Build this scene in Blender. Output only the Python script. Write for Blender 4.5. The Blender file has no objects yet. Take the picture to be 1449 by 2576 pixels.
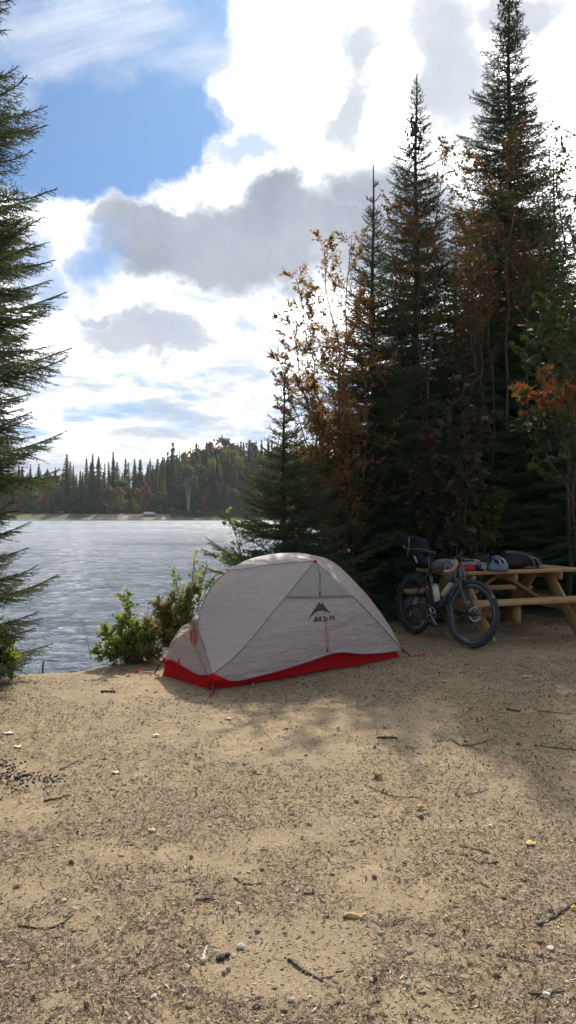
import bpy, math, random
import numpy as np
from mathutils import Matrix, Vector
PI = math.pi
HAZE=.00014
EXPO=.12
rng = np.random.default_rng(7)
random.seed(7)
scene = bpy.context.scene
col = scene.collection
FPX = 1935.0; CH = 1.42          # focal length in pixels of a 1449x2576 print, eye height
def W(x, y, D):                   # a place seen at print position (x, y), D metres ahead
    return np.array([(x-724.5)/FPX*D, D, CH-(y-1288)/FPX*D])
def G(x, y, z=0.0):               # the same on level ground
    D = (CH-z)*FPX/(y-1288); return np.array([(x-724.5)/FPX*D, D, z])
def nrm(v): v = np.asarray(v, float); return v/(np.linalg.norm(v)+1e-12)
def rotz(a): c, s = math.cos(a), math.sin(a); return np.array([[c,-s,0],[s,c,0],[0,0,1.]])
def rotx(a): c, s = math.cos(a), math.sin(a); return np.array([[1.,0,0],[0,c,-s],[0,s,c]])
def roty(a): c, s = math.cos(a), math.sin(a); return np.array([[c,0,s],[0,1.,0],[-s,0,c]])
def rotax(ax, a):
    return np.array(Matrix.Rotation(a, 3, Vector(ax)))

# ---------- numpy value noise
class VN:
    def __init__(s, seed, dim=2):
        s.r = np.random.default_rng(seed).random((256,256))
    def __call__(s, x, y, f=1.0, oct=4):
        x = np.asarray(x, float)*f; y = np.asarray(y, float)*f; t = 0; a = .5; tot = 0
        for o in range(oct):
            xi = np.floor(x).astype(int); yi = np.floor(y).astype(int); fx = x-xi; fy = y-yi
            fx = fx*fx*(3-2*fx); fy = fy*fy*(3-2*fy); r = s.r
            a00=r[xi&255,yi&255]; a10=r[(xi+1)&255,yi&255]; a01=r[xi&255,(yi+1)&255]; a11=r[(xi+1)&255,(yi+1)&255]
            t = t + a*((a00*(1-fx)+a10*fx)*(1-fy)+(a01*(1-fx)+a11*fx)*fy); tot += a
            x = x*2.03+17.1; y = y*2.03+5.7; a *= .5
        return t/tot
vn = VN(11); vn2 = VN(23)

# ---------- object making
def link(o, parent=None):
    col.objects.link(o)
    if parent is not None: o.parent = parent
    return o
def tag(o, label=None, cat=None, group=None, kind=None):
    if label: o['label'] = label
    if cat: o['category'] = cat
    if group: o['group'] = group
    if kind: o['kind'] = kind
    return o
def empty(name, loc=(0,0,0), rot=(0,0,0), label=None, cat=None, group=None):
    o = bpy.data.objects.new(name, None); o.empty_display_size = .1
    o.location = loc; o.rotation_euler = rot; link(o)
    return tag(o, label, cat, group)
def root_matrix(o):
    m = Matrix.Identity(4)
    while o is not None:
        m = Matrix.LocRotScale(o.location, o.rotation_euler, o.scale) @ m; o = o.parent
    return m
def mesh_np(name, V, F, sizes=None, mat=None, smooth=False, tint=None, matidx=None):
    """V (n,3); F flat int array with sizes, or (m,k) array"""
    V = np.ascontiguousarray(V, dtype=np.float32)
    me = bpy.data.meshes.new(name)
    F = np.asarray(F, dtype=np.int32)
    if sizes is None:
        sizes = np.full(len(F), F.shape[1], np.int32); F = F.ravel()
    else: sizes = np.asarray(sizes, np.int32)
    me.vertices.add(len(V)); me.vertices.foreach_set('co', V.ravel())
    me.loops.add(len(F)); me.loops.foreach_set('vertex_index', F)
    st = np.concatenate([[0], np.cumsum(sizes)[:-1]]).astype(np.int32)
    me.polygons.add(len(sizes)); me.polygons.foreach_set('loop_start', st)
    try: me.polygons.foreach_set('loop_total', sizes)
    except Exception: pass
    if smooth: me.polygons.foreach_set('use_smooth', np.ones(len(sizes), bool))
    if mat is not None:
        for m in (mat if isinstance(mat, (list,tuple)) else [mat]): me.materials.append(m)
    if matidx is not None: me.polygons.foreach_set('material_index', np.asarray(matidx, np.int32))
    me.update(calc_edges=True)
    if tint is not None:
        a = me.attributes.new('tint', 'FLOAT', 'POINT'); a.data.foreach_set('value', np.asarray(tint, np.float32))
    return me
class MB:
    def __init__(s): s.V=[]; s.F=[]; s.S=[]; s.n=0; s.T=[]
    def add(s, V, F, tint=.5, M=None):
        V = np.asarray(V, float).reshape(-1,3)
        if M is not None: V = V @ np.asarray(M[0]).T + np.asarray(M[1])
        if isinstance(F, np.ndarray) and F.ndim == 2:
            s.F.append((F+s.n).ravel()); s.S.append(np.full(len(F), F.shape[1]))
        else:
            for f in F: s.F.append(np.asarray(f)+s.n); s.S.append(np.array([len(f)]))
        s.V.append(V); s.T.append(np.broadcast_to(np.asarray(tint,float), (len(V),))); s.n += len(V)
        return s
    def tube(s, pts, r, k=8, closed=False, cap=True, flat=1.0, up=None, M=None, tint=.5):
        P = np.asarray(pts, float); n = len(P); r = np.broadcast_to(np.asarray(r, float), (n,))
        if closed: T = np.roll(P,-1,0)-np.roll(P,1,0)
        else:
            T = np.empty_like(P); T[1:-1] = P[2:]-P[:-2]; T[0] = P[1]-P[0]; T[-1] = P[-1]-P[-2]
        T /= (np.linalg.norm(T,axis=1,keepdims=True)+1e-12)
        u = np.array(up, float) if up is not None else (np.array([0,0,1.]) if abs(T[0][2])<.9 else np.array([1.,0,0]))
        V = []; a = np.linspace(0,2*PI,k,endpoint=False)
        for i in range(n):
            u = u-T[i]*(u@T[i]); u = u/(np.linalg.norm(u)+1e-12) if np.linalg.norm(u)>1e-6 else nrm(np.cross(T[i],[.3,.5,.8]))
            w = np.cross(T[i], u)
            V.append(P[i]+r[i]*(np.outer(np.cos(a),u)*flat+np.outer(np.sin(a),w)))
            if up is not None: u = np.array(up, float)
        V = np.concatenate(V); F = []
        m = n if closed else n-1
        i = np.arange(m)[:,None]; j = np.arange(k)[None,:]
        A = i*k+j; B = i*k+(j+1)%k; C = ((i+1)%n)*k+(j+1)%k; D = ((i+1)%n)*k+j
        Q = np.stack([A,B,C,D],-1).reshape(-1,4)
        if cap and not closed:
            s.add(V, list(Q)+[list(range(k))[::-1], list(range((n-1)*k, n*k))], M=M, tint=tint)
        else: s.add(V, Q, M=M, tint=tint)
        return s
    def box(s, c, size, R=None, bev=0.0, M=None, tint=.5):
        hx,hy,hz = np.asarray(size,float)/2
        if bev <= 0:
            V = np.array([[x,y,z] for x in(-hx,hx) for y in(-hy,hy) for z in(-hz,hz)])
            F = np.array([[0,1,3,2],[4,6,7,5],[0,4,5,1],[2,3,7,6],[0,2,6,4],[1,5,7,3]])
        else:
            b = min(bev,hx*.9,hy*.9,hz*.9); V=[]; idx={}
            for X in(-1,1):
                for Y in(-1,1):
                    for Z in(-1,1):
                        for k in range(3):
                            p=[X*(hx-(b if k!=0 else 0)),Y*(hy-(b if k!=1 else 0)),Z*(hz-(b if k!=2 else 0))]
                            idx[(X,Y,Z,k)]=len(V); V.append(p)
            F=[]
            for X in(-1,1):
                q=[idx[(X,-1,-1,0)],idx[(X,1,-1,0)],idx[(X,1,1,0)],idx[(X,-1,1,0)]]; F.append(q if X>0 else q[::-1])
                q=[idx[(-1,X,-1,1)],idx[(-1,X,1,1)],idx[(1,X,1,1)],idx[(1,X,-1,1)]]; F.append(q if X>0 else q[::-1])
                q=[idx[(-1,-1,X,2)],idx[(1,-1,X,2)],idx[(1,1,X,2)],idx[(-1,1,X,2)]]; F.append(q if X>0 else q[::-1])
            for X in(-1,1):
                for Y in(-1,1):
                    q=[idx[(X,Y,-1,0)],idx[(X,Y,1,0)],idx[(X,Y,1,1)],idx[(X,Y,-1,1)]]; F.append(q if X*Y<0 else q[::-1])
                    q=[idx[(X,-1,Y,0)],idx[(X,1,Y,0)],idx[(X,1,Y,2)],idx[(X,-1,Y,2)]]; F.append(q if X*Y>0 else q[::-1])
                    q=[idx[(-1,X,Y,1)],idx[(1,X,Y,1)],idx[(1,X,Y,2)],idx[(-1,X,Y,2)]]; F.append(q if X*Y<0 else q[::-1])
                    for Z in(-1,1):
                        q=[idx[(X,Y,Z,0)],idx[(X,Y,Z,1)],idx[(X,Y,Z,2)]]; F.append(q if X*Y*Z>0 else q[::-1])
            V=np.array(V)
        if R is not None: V = V@np.asarray(R).T
        s.add(V+np.asarray(c,float), F, M=M, tint=tint); return s
    def board(s, p0, p1, w, t, side, bev=.003, M=None, tint=.5):
        """plank from p0 to p1, width w along `side`, thickness t"""
        p0=np.asarray(p0,float); p1=np.asarray(p1,float); x=nrm(p1-p0); y=np.asarray(side,float); y=nrm(y-x*(y@x)); z=np.cross(x,y)
        return s.box((p0+p1)/2,(np.linalg.norm(p1-p0),w,t),R=np.stack([x,y,z],1),bev=bev,M=M,tint=tint)
    def lathe(s, prof, k=24, M=None, tint=.5):
        prof=np.asarray(prof,float); a=np.linspace(0,2*PI,k,endpoint=False); n=len(prof)
        V=np.stack([prof[:,0:1]*np.cos(a),prof[:,0:1]*np.sin(a),np.repeat(prof[:,1:2],k,1)],-1).reshape(-1,3)
        i=np.arange(n-1)[:,None]; j=np.arange(k)[None,:]
        Q=np.stack([i*k+j,i*k+(j+1)%k,(i+1)*k+(j+1)%k,(i+1)*k+j],-1).reshape(-1,4)
        s.add(V,Q,M=M,tint=tint); return s
    def puffy(s, poly, rings, M=None, tint=.5, center=None):
        """poly (n,2) outline in local x,z ; rings [(y, scale)] ; capped by a fan"""
        P=np.asarray(poly,float); c=P.mean(0) if center is None else np.asarray(center); n=len(P); V=[]
        for y,sc in rings:
            q=c+(P-c)*sc; V.append(np.stack([q[:,0],np.full(n,y),q[:,1]],1))
        m=len(rings); V=np.concatenate(V); i=np.arange(m-1)[:,None]; j=np.arange(n)[None,:]
        Q=list(np.stack([i*n+j,i*n+(j+1)%n,(i+1)*n+(j+1)%n,(i+1)*n+j],-1).reshape(-1,4))
        V=np.concatenate([V,[[c[0],rings[0][0],c[1]],[c[0],rings[-1][0],c[1]]]])
        a=m*n; b=a+1
        Q+= [[a,(k+1)%n,k] for k in range(n)]+[[b,(m-1)*n+k,(m-1)*n+(k+1)%n] for k in range(n)]
        s.add(V,Q,M=M,tint=tint); return s
    def sphere(s, c, r, nu=12, nv=8, M=None, tint=.5, jit=0, seed=0):
        r=np.broadcast_to(np.asarray(r,float),(3,)); th=np.linspace(0,PI,nv+1)[1:-1]; ph=np.linspace(0,2*PI,nu,endpoint=False)
        V=np.stack([np.outer(np.sin(th),np.cos(ph)),np.outer(np.sin(th),np.sin(ph)),np.repeat(np.cos(th)[:,None],nu,1)],-1).reshape(-1,3)
        V=np.concatenate([V,[[0,0,1],[0,0,-1]]]); 
        if jit: V=V*(1+jit*(np.random.default_rng(seed).random((len(V),1))-.5)*2)
        m=nv-1; i=np.arange(m-1)[:,None]; j=np.arange(nu)[None,:]
        Q=list(np.stack([i*nu+j,(i+1)*nu+j,(i+1)*nu+(j+1)%nu,i*nu+(j+1)%nu],-1).reshape(-1,4))
        t=m*nu; Q+=[[t,k,(k+1)%nu] for k in range(nu)]+[[t+1,(m-1)*nu+(k+1)%nu,(m-1)*nu+k] for k in range(nu)]
        s.add(V*r+np.asarray(c,float),Q,M=M,tint=tint); return s
    def grid(s, P, M=None, tint=.5, wrap=False):
        P=np.asarray(P,float); n,m=P.shape[:2]; i=np.arange(n-1)[:,None]; j=np.arange(m if wrap else m-1)[None,:]
        Q=np.stack([i*m+j,(i+1)*m+j,(i+1)*m+(j+1)%m,i*m+(j+1)%m],-1).reshape(-1,4)
        s.add(P.reshape(-1,3),Q,M=M,tint=tint); return s
    def build(s, name, mat, parent=None, smooth=False, world=False, subsurf=0, solid=0, tinted=False, auto=None):
        V=np.concatenate(s.V); 
        if world and parent is not None:
            mi=np.array(root_matrix(parent).inverted()); V=V@mi[:3,:3].T+mi[:3,3]
        me=mesh_np(name,V,np.concatenate(s.F),np.concatenate(s.S),mat,smooth,np.concatenate(s.T) if tinted else None)
        o=bpy.data.objects.new(name,me); link(o,parent)
        if auto is not None and smooth:
            me.set_sharp_from_angle(angle=math.radians(auto))
        if solid: m=o.modifiers.new('solid','SOLIDIFY'); m.thickness=solid; m.offset=0
        if subsurf: m=o.modifiers.new('sub','SUBSURF'); m.levels=subsurf; m.render_levels=subsurf
        return o

# ---------- materials
def new_mat(name):
    m=bpy.data.materials.new(name); m.use_nodes=True; nt=m.node_tree; nt.nodes.clear()
    out=nt.nodes.new('ShaderNodeOutputMaterial'); return m,nt,out
class NT:
    def __init__(s,nt): s.nt=nt
    def n(s,t,**k):
        nd=s.nt.nodes.new(t)
        for a,b in k.items():
            if a=='inp':
                for i,v in b.items():
                    if hasattr(v,'is_linked') or isinstance(v,bpy.types.NodeSocket): s.nt.links.new(v,nd.inputs[i])
                    else: nd.inputs[i].default_value=v
            else: setattr(nd,a,b)
        return nd
    def math(s,op,a,b=0.0,c=None,clamp=False):
        nd=s.nt.nodes.new('ShaderNodeMath'); nd.operation=op; nd.use_clamp=clamp
        for i,v in enumerate((a,b) if c is None else (a,b,c)):
            if isinstance(v,bpy.types.NodeSocket): s.nt.links.new(v,nd.inputs[i])
            else: nd.inputs[i].default_value=v
        return nd.outputs[0]
    def ramp(s,f,stops,interp='LINEAR'):
        nd=s.nt.nodes.new('ShaderNodeValToRGB'); nd.color_ramp.interpolation=interp
        e=nd.color_ramp.elements
        while len(e)<len(stops): e.new(.5)
        for k,(p,c) in enumerate(stops): e[k].position=p; e[k].color=(c[0],c[1],c[2],1) if not isinstance(c,(int,float)) else (c,c,c,1)
        s.nt.links.new(f,nd.inputs[0]); return nd.outputs[0]
    def mix(s,f,a,b,mode='MIX'):
        nd=s.nt.nodes.new('ShaderNodeMix'); nd.data_type='RGBA'; nd.blend_type=mode
        for i,v in ((0,f),(6,a),(7,b)):
            if isinstance(v,bpy.types.NodeSocket): s.nt.links.new(v,nd.inputs[i])
            else: nd.inputs[i].default_value=v if i==0 else (v[0],v[1],v[2],1)
        return nd.outputs[2]
    def noise(s,vec,scale,detail=4,rough=.55,dist=0):
        nd=s.nt.nodes.new('ShaderNodeTexNoise'); nd.inputs['Scale'].default_value=scale; nd.inputs['Detail'].default_value=detail
        nd.inputs['Roughness'].default_value=rough; nd.inputs['Distortion'].default_value=dist
        if vec is not None: s.nt.links.new(vec,nd.inputs['Vector'])
        return nd.outputs[0]
    def link(s,a,b): s.nt.links.new(a,b)
def simple(name, c, rough=.6, metal=0, vary=0.12, scale=20, bump=0, bscale=60, coat=0, spec=.5, stretch=None, c2=None, sheen=0):
    m,nt,out=new_mat(name); N=NT(nt)
    co=N.n('ShaderNodeTexCoord').outputs['Object']
    if stretch: co=N.n('ShaderNodeMapping',inp={0:co,3:stretch}).outputs[0]
    f=N.noise(co,scale,5)
    c2=c2 or tuple(x*(1-vary*2) for x in c); 
    colr=N.ramp(f,[(.3,c2),(.7,tuple(min(1,x*(1+vary)) for x in c))])
    b=N.n('ShaderNodeBsdfPrincipled',inp={'Base Color':colr,'Roughness':rough,'Metallic':metal,'Coat Weight':coat,'Specular IOR Level':spec,'Sheen Weight':sheen})
    if bump:
        bn=N.n('ShaderNodeBump',inp={'Strength':bump,'Distance':.01,'Height':N.noise(co,bscale,6)}); N.link(bn.outputs[0],b.inputs['Normal'])
    N.link(b.outputs[0],out.inputs[0]); return m
def leaf_mat(name, stops, trans=.35, rough=.6, dark=None):
    """two-sided leaf shader; colour picked by the per-vertex tint"""
    m,nt,out=new_mat(name); N=NT(nt)
    t=N.n('ShaderNodeAttribute',attribute_name='tint').outputs['Fac']
    c=N.ramp(t,stops)
    d=N.n('ShaderNodeBsdfPrincipled',inp={'Base Color':c,'Roughness':rough,'Specular IOR Level':.3})
    tc=N.mix(.35,c,(1,.95,.3),'MULTIPLY')
    tr=N.n('ShaderNodeBsdfTranslucent',inp={0:N.mix(1.0,c,(1.5,1.35,.8),'MULTIPLY')})
    mx=N.n('ShaderNodeMixShader',inp={0:trans,1:d.outputs[0],2:tr.outputs[0]})
    N.link(mx.outputs[0],out.inputs[0]); return m

# ---------- camera
cam=bpy.data.cameras.new('camera'); cam_o=bpy.data.objects.new('camera',cam); col.objects.link(cam_o)
cam.sensor_fit='VERTICAL'; cam.sensor_height=36.0; cam.lens=36.0*FPX/2576.0
cam.clip_start=.05; cam.clip_end=4000
cam_o.location=(0,0,CH); cam_o.rotation_euler=(PI/2,0,0)
scene.camera=cam_o
scene.view_settings.view_transform='Standard'; scene.view_settings.look='None'; scene.view_settings.gamma=1; scene.view_settings.exposure=EXPO if 'EXPO' in globals() else 0.0
# ---------- light and sky
SUN_EL=math.radians(42.0); SUN_AZ=math.radians(4.5)     # azimuth from +Y towards +X
sun=bpy.data.lights.new('sun','SUN'); sun.energy=5.0; sun.angle=math.radians(.7); sun.color=(1.0,.92,.79)
sun_o=bpy.data.objects.new('sun',sun); col.objects.link(sun_o)
sd=Vector((math.sin(SUN_AZ)*math.cos(SUN_EL),math.cos(SUN_AZ)*math.cos(SUN_EL),math.sin(SUN_EL)))
sun_o.rotation_euler=sd.to_track_quat('Z','Y').to_euler(); sun_o.location=(5,20,30)
world=bpy.data.worlds.new('World'); scene.world=world; world.use_nodes=True
nt=world.node_tree; nt.nodes.clear(); N=NT(nt)
out=N.n('ShaderNodeOutputWorld')
sky=N.n('ShaderNodeTexSky'); sky.sky_type='NISHITA'; sky.sun_disc=False; sky.sun_elevation=SUN_EL; sky.sun_rotation=SUN_AZ
sky.air_density=1.0; sky.dust_density=.6; sky.ozone_density=1.2
bg1=N.n('ShaderNodeBackground',inp={1:.072}); 
hz=N.n('ShaderNodeMapRange',inp={0:N.n('ShaderNodeSeparateXYZ',inp={0:N.n('ShaderNodeTexCoord').outputs['Generated']}).outputs[2],1:.0,2:.30}).outputs[0]
skc=N.mix(1.0,sky.outputs[0],N.ramp(hz,[(0,(.54,.80,1.20)),(1,(.47,.84,1.25))]),'MULTIPLY')
N.link(skc,bg1.inputs[0])
tc=N.n('ShaderNodeTexCoord').outputs['Generated']
sp=N.n('ShaderNodeSeparateXYZ',inp={0:tc})
X,Y,Z=sp.outputs
# azimuth / elevation in degrees, warped by noise so cloud edges are ragged
az0=N.math('MULTIPLY',N.math('ARCTAN2',X,Y),180/PI)
el0=N.math('MULTIPLY',N.math('ARCSINE',Z),180/PI)
def nvec(scale,detail,rough,off):
    mp=N.n('ShaderNodeMapping',inp={0:tc,1:off}); nd=N.n('ShaderNodeTexNoise',inp={'Vector':mp.outputs[0],'Scale':scale,'Detail':detail,'Roughness':rough}); return nd
wa=N.n('ShaderNodeSeparateColor',inp={0:nvec(7,6,.6,(3,1,2)).outputs[1]})
wb=N.n('ShaderNodeSeparateColor',inp={0:nvec(26,4,.6,(1,7,4)).outputs[1]})
def warp(base,c,amp,amp2,ch):
    return N.math('ADD',base,N.math('ADD',N.math('MULTIPLY',N.math('SUBTRACT',wa.outputs[ch],.5),amp),N.math('MULTIPLY',N.math('SUBTRACT',wb.outputs[ch],.5),amp2)))
az=warp(az0,0,10,3,0); el=warp(el0,0,7.5,2.6,1)
def blob(px,py,rx,ry,soft=.35,A=None,E=None,rot=0):
    """soft ellipse in the sky around the direction of print position (px,py)"""
    dx=(px-724.5)/FPX; dz=(1288-py)/FPX
    a=math.degrees(math.atan(dx)); e=math.degrees(math.atan(dz/math.sqrt(1+dx*dx)))
    ra=rx/FPX*57.3/(1+dx*dx)**.5; re=ry/FPX*57.3/(1+dz*dz)
    da=N.math('SUBTRACT',A or az,a); de=N.math('SUBTRACT',E or el,e)
    if rot:
        c,s=math.cos(rot),math.sin(rot)
        da,de=N.math('ADD',N.math('MULTIPLY',da,c),N.math('MULTIPLY',de,s)),N.math('SUBTRACT',N.math('MULTIPLY',de,c),N.math('MULTIPLY',da,s))
    r=N.math('SQRT',N.math('ADD',N.math('POWER',N.math('DIVIDE',da,ra),2),N.math('POWER',N.math('DIVIDE',de,re),2)))
    mr=N.n('ShaderNodeMapRange',inp={0:r,1:1+soft,2:1-soft,3:0.,4:1.}); mr.interpolation_type='SMOOTHSTEP'; return mr.outputs[0]
def mx(*a):
    r=a[0]
    for b in a[1:]: r=N.math('MAXIMUM',r,b)
    return r
# holes of blue
hole=mx(blob(310,285,240,165,.14), blob(130,330,290,190,.16), blob(60,90,330,200,.2), blob(490,30,115,100,.25), N.math('MULTIPLY',blob(600,370,110,30,.8),.6),blob(340,150,180,150,.2),
        N.math('MULTIPLY',blob(245,672,80,70,.7),.85), N.math('MULTIPLY',blob(110,720,80,55,.8),.7), N.math('MULTIPLY',blob(60,640,60,70,.8),.7),N.math('MULTIPLY',blob(520,740,60,22,.9),.5),N.math('MULTIPLY',blob(640,820,50,30,.9),.5),blob(330,60,260,110,.25))
# broken cloud low over the horizon
lo=N.n('ShaderNodeMapping',inp={0:tc,3:(1,1,3.6)}).outputs[0]
ln=N.noise(lo,9,6,.62); ln2=N.noise(lo,6,6,.6)
lowmask=N.n('ShaderNodeMapRange',inp={0:el0,1:15.,2:9.,3:0.,4:1.}).outputs[0]
lowhole=N.math('MULTIPLY',N.math('MULTIPLY',lowmask,.85),N.n('ShaderNodeMapRange',inp={0:ln,1:.46,2:.68}).outputs[0])
# elsewhere (overhead and behind): broken clouds too
front=blob(724,600,1500,1500,.15,az0,el0)
far=N.math('MULTIPLY',N.math('SUBTRACT',1.0,front),N.n('ShaderNodeMapRange',inp={0:N.noise(tc,3.2,8,.6),1:.46,2:.56}).outputs[0])
wisp=N.n('ShaderNodeMapping',inp={0:tc,2:(.4,.5,.3),3:(1.2,7,1.6)}).outputs[0]
cirr=N.math('MULTIPLY',N.n('ShaderNodeMapRange',inp={0:N.noise(wisp,2.2,8,.62,1.2),1:.33,2:.72}).outputs[0],mx(blob(260,60,300,105,.6),N.math('MULTIPLY',blob(40,180,90,120,.6),.4)))
holes=mx(hole,lowhole,far)
blue=N.math('MULTIPLY',N.math('MULTIPLY',holes,.93),N.math('SUBTRACT',1.0,N.math('MULTIPLY',cirr,.8)),clamp=True)
# shaded undersides
d1=mx(blob(560,605,310,105,.28),blob(400,585,170,85,.28),blob(700,510,110,70,.3),blob(850,585,220,110,.6),blob(680,650,170,95,.4),blob(910,480,90,80,.6),blob(1000,620,250,120,.6))
d2=mx(blob(890,130,70,80,.5),blob(900,260,55,90,.5),blob(1150,190,95,190,.5),blob(1120,60,120,120,.5),blob(1330,30,120,70,.5))
d3=mx(blob(360,850,190,42,.45),blob(400,825,130,42,.5),blob(470,850,85,45,.5),blob(250,800,60,25,.5))
lowg=N.math('MULTIPLY',lowmask,N.n('ShaderNodeMapRange',inp={0:ln2,1:.42,2:.60}).outputs[0])
sh=N.noise(tc,14,7,.6)
dark=mx(N.math('MULTIPLY',d1,.84),N.math('MULTIPLY',d2,.55),N.math('MULTIPLY',d3,.62),N.math('MULTIPLY',lowg,.62))
fd=N.math('MULTIPLY',N.math('SUBTRACT',1.0,front),N.n('ShaderNodeMapRange',inp={0:N.noise(tc,2.1,6,.6),1:.42,2:.6}).outputs[0])
dark=mx(dark,N.math('MULTIPLY',fd,.9))
dark=N.math('MULTIPLY',dark,N.math('ADD',.72,N.math('MULTIPLY',sh,.5)),clamp=True)
cc=N.ramp(dark,[(0,(1.12,1.12,1.13)),(.35,(.80,.84,.90)),(1,(.30,.34,.43))])
dots=N.n('ShaderNodeVectorMath',operation='DOT_PRODUCT',inp={0:tc,1:tuple(sd)}).outputs['Value']
glare=N.n('ShaderNodeMapRange',inp={0:dots,1:.45,2:1.0,3:0.,4:1.}).outputs[0]
gain=N.math('ADD',1.0,N.math('MULTIPLY',N.math('MULTIPLY',glare,3.3),N.math('POWER',N.math('SUBTRACT',1.0,N.math('MAXIMUM',dark,N.math('MULTIPLY',holes,.9)),clamp=True),7)))
bg2=N.n('ShaderNodeBackground',inp={0:cc,1:gain})
bl=N.ramp(holes,[(0,0.0),(1,1.0)])
mxs=N.n('ShaderNodeMixShader',inp={0:blue,1:bg2.outputs[0],2:bg1.outputs[0]})
N.link(mxs.outputs[0],out.inputs[0])
world.cycles.sampling_method='MANUAL'; world.cycles.sample_map_resolution=1024
# ---------- land, lake, far shore
WATER_Z=-1.0
EDGE=np.array([(-60,5.0),(-14,5.6),(-6,6.2),(-3.2,6.45),(-2.45,6.70),(-1.9,6.80),(-1.72,7.05),(-1.35,7.55),(-.8,8.3),(.0,9.3),(.9,10.6),(1.9,12.4),(2.6,15),(4,20),(8,32),(20,60),(60,110),(140,170),(220,200)],float)
def side_dist(x,y):
    """signed distance to the near shore polyline, positive on land"""
    x=np.asarray(x,float); y=np.asarray(y,float); best=np.full(x.shape,1e9); sg=np.ones(x.shape)
    for a,b in zip(EDGE[:-1],EDGE[1:]):
        d=b-a; t=np.clip(((x-a[0])*d[0]+(y-a[1])*d[1])/(d@d),0,1)
        dx=x-(a[0]+t*d[0]); dy=y-(a[1]+t*d[1]); r=np.hypot(dx,dy); c=d[0]*dy-d[1]*dx
        m=r<best; best=np.where(m,r,best); sg=np.where(m,np.where(c>0,-1,1),sg)
    return best*sg
def far_line(x): return 260+6*np.sin(x*.025+.6)+2.5*np.sin(x*.09)
def ground_h(x,y,fine=True):
    s=side_dist(x,y)+(vn(x,y,1.3,3)-.5)*.25
    t=np.clip((s+1.3)/1.35,0,1); t=t*t*(3-2*t)
    near=-1.6+1.6*t
    near=near+np.clip(s,0,1)*(.05*(vn(x,y,.35,2)-.5)+(.028*(vn2(x,y,2.1,3)-.5) if fine else 0))
    fl=far_line(x); q=y-fl
    bank=np.clip(q/2.5,-1,1)*.5+.02; f=np.where(q>0,WATER_Z+np.clip(q*.17,0,1.75)+np.clip(q-11,0,40)*.02,WATER_Z+q*.15)
    hill=np.clip((y-280)/165,0,1); hill=hill*hill*(3-2*hill)
    right=np.clip((x+75)/85,0,1); right=right*right*(3-2*right)
    f=f+hill*(4+26*right+3*(vn2(x,y,.012,2)-.5))
    f=np.maximum(f,-3.0)
    return np.where(y>120,np.maximum(near,f),near) if True else near
def gh(x,y): return float(ground_h(np.array([x]),np.array([y]))[0])
def gtop(x,y): return gh(x,y)+float(.010*(vn(x,y,9,4)-.5)+.012*(vn2(x+3,y,4.5,3)-.5))
def axis(parts):
    r=[]
    for a,b,st in parts: r.append(np.arange(a,b,st))
    return np.concatenate(r+[np.array([parts[-1][1]])])
def terrain():
    xs=axis([(-1200,-200,50),(-200,-30,8),(-30,-8,1.5),(-8,-3.6,.3),(-3.6,3.8,.035),(3.8,9,.3),(9,40,1.5),(40,200,8),(200,1200,50)])
    ys=axis([(-300,-30,30),(-30,-4,2),(-4,1.4,.3),(1.4,9.2,.035),(9.2,20,.25),(20,60,1.5),(60,190,6),(190,235,4),(235,300,1.5),(300,520,7),(520,1500,60)])
    Xg,Yg=np.meshgrid(xs,ys,indexing='ij')
    H=ground_h(Xg,Yg)
    mic=(np.abs(Xg)<4)&(Yg>1.3)&(Yg<9.5)
    s=side_dist(Xg,Yg)
    rip=.010*(vn(Xg,Yg,9,4)-.5)+.012*(vn2(Xg+3,Yg,4.5,3)-.5)
    H=H+np.where(mic&(s>.1),rip,0)
    n,m=Xg.shape; i=np.arange(n-1)[:,None]; j=np.arange(m-1)[None,:]
    Q=np.stack([i*m+j,(i+1)*m+j,(i+1)*m+j+1,i*m+j+1],-1).reshape(-1,4)
    return np.stack([Xg,Yg,H],-1).reshape(-1,3),Q
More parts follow.
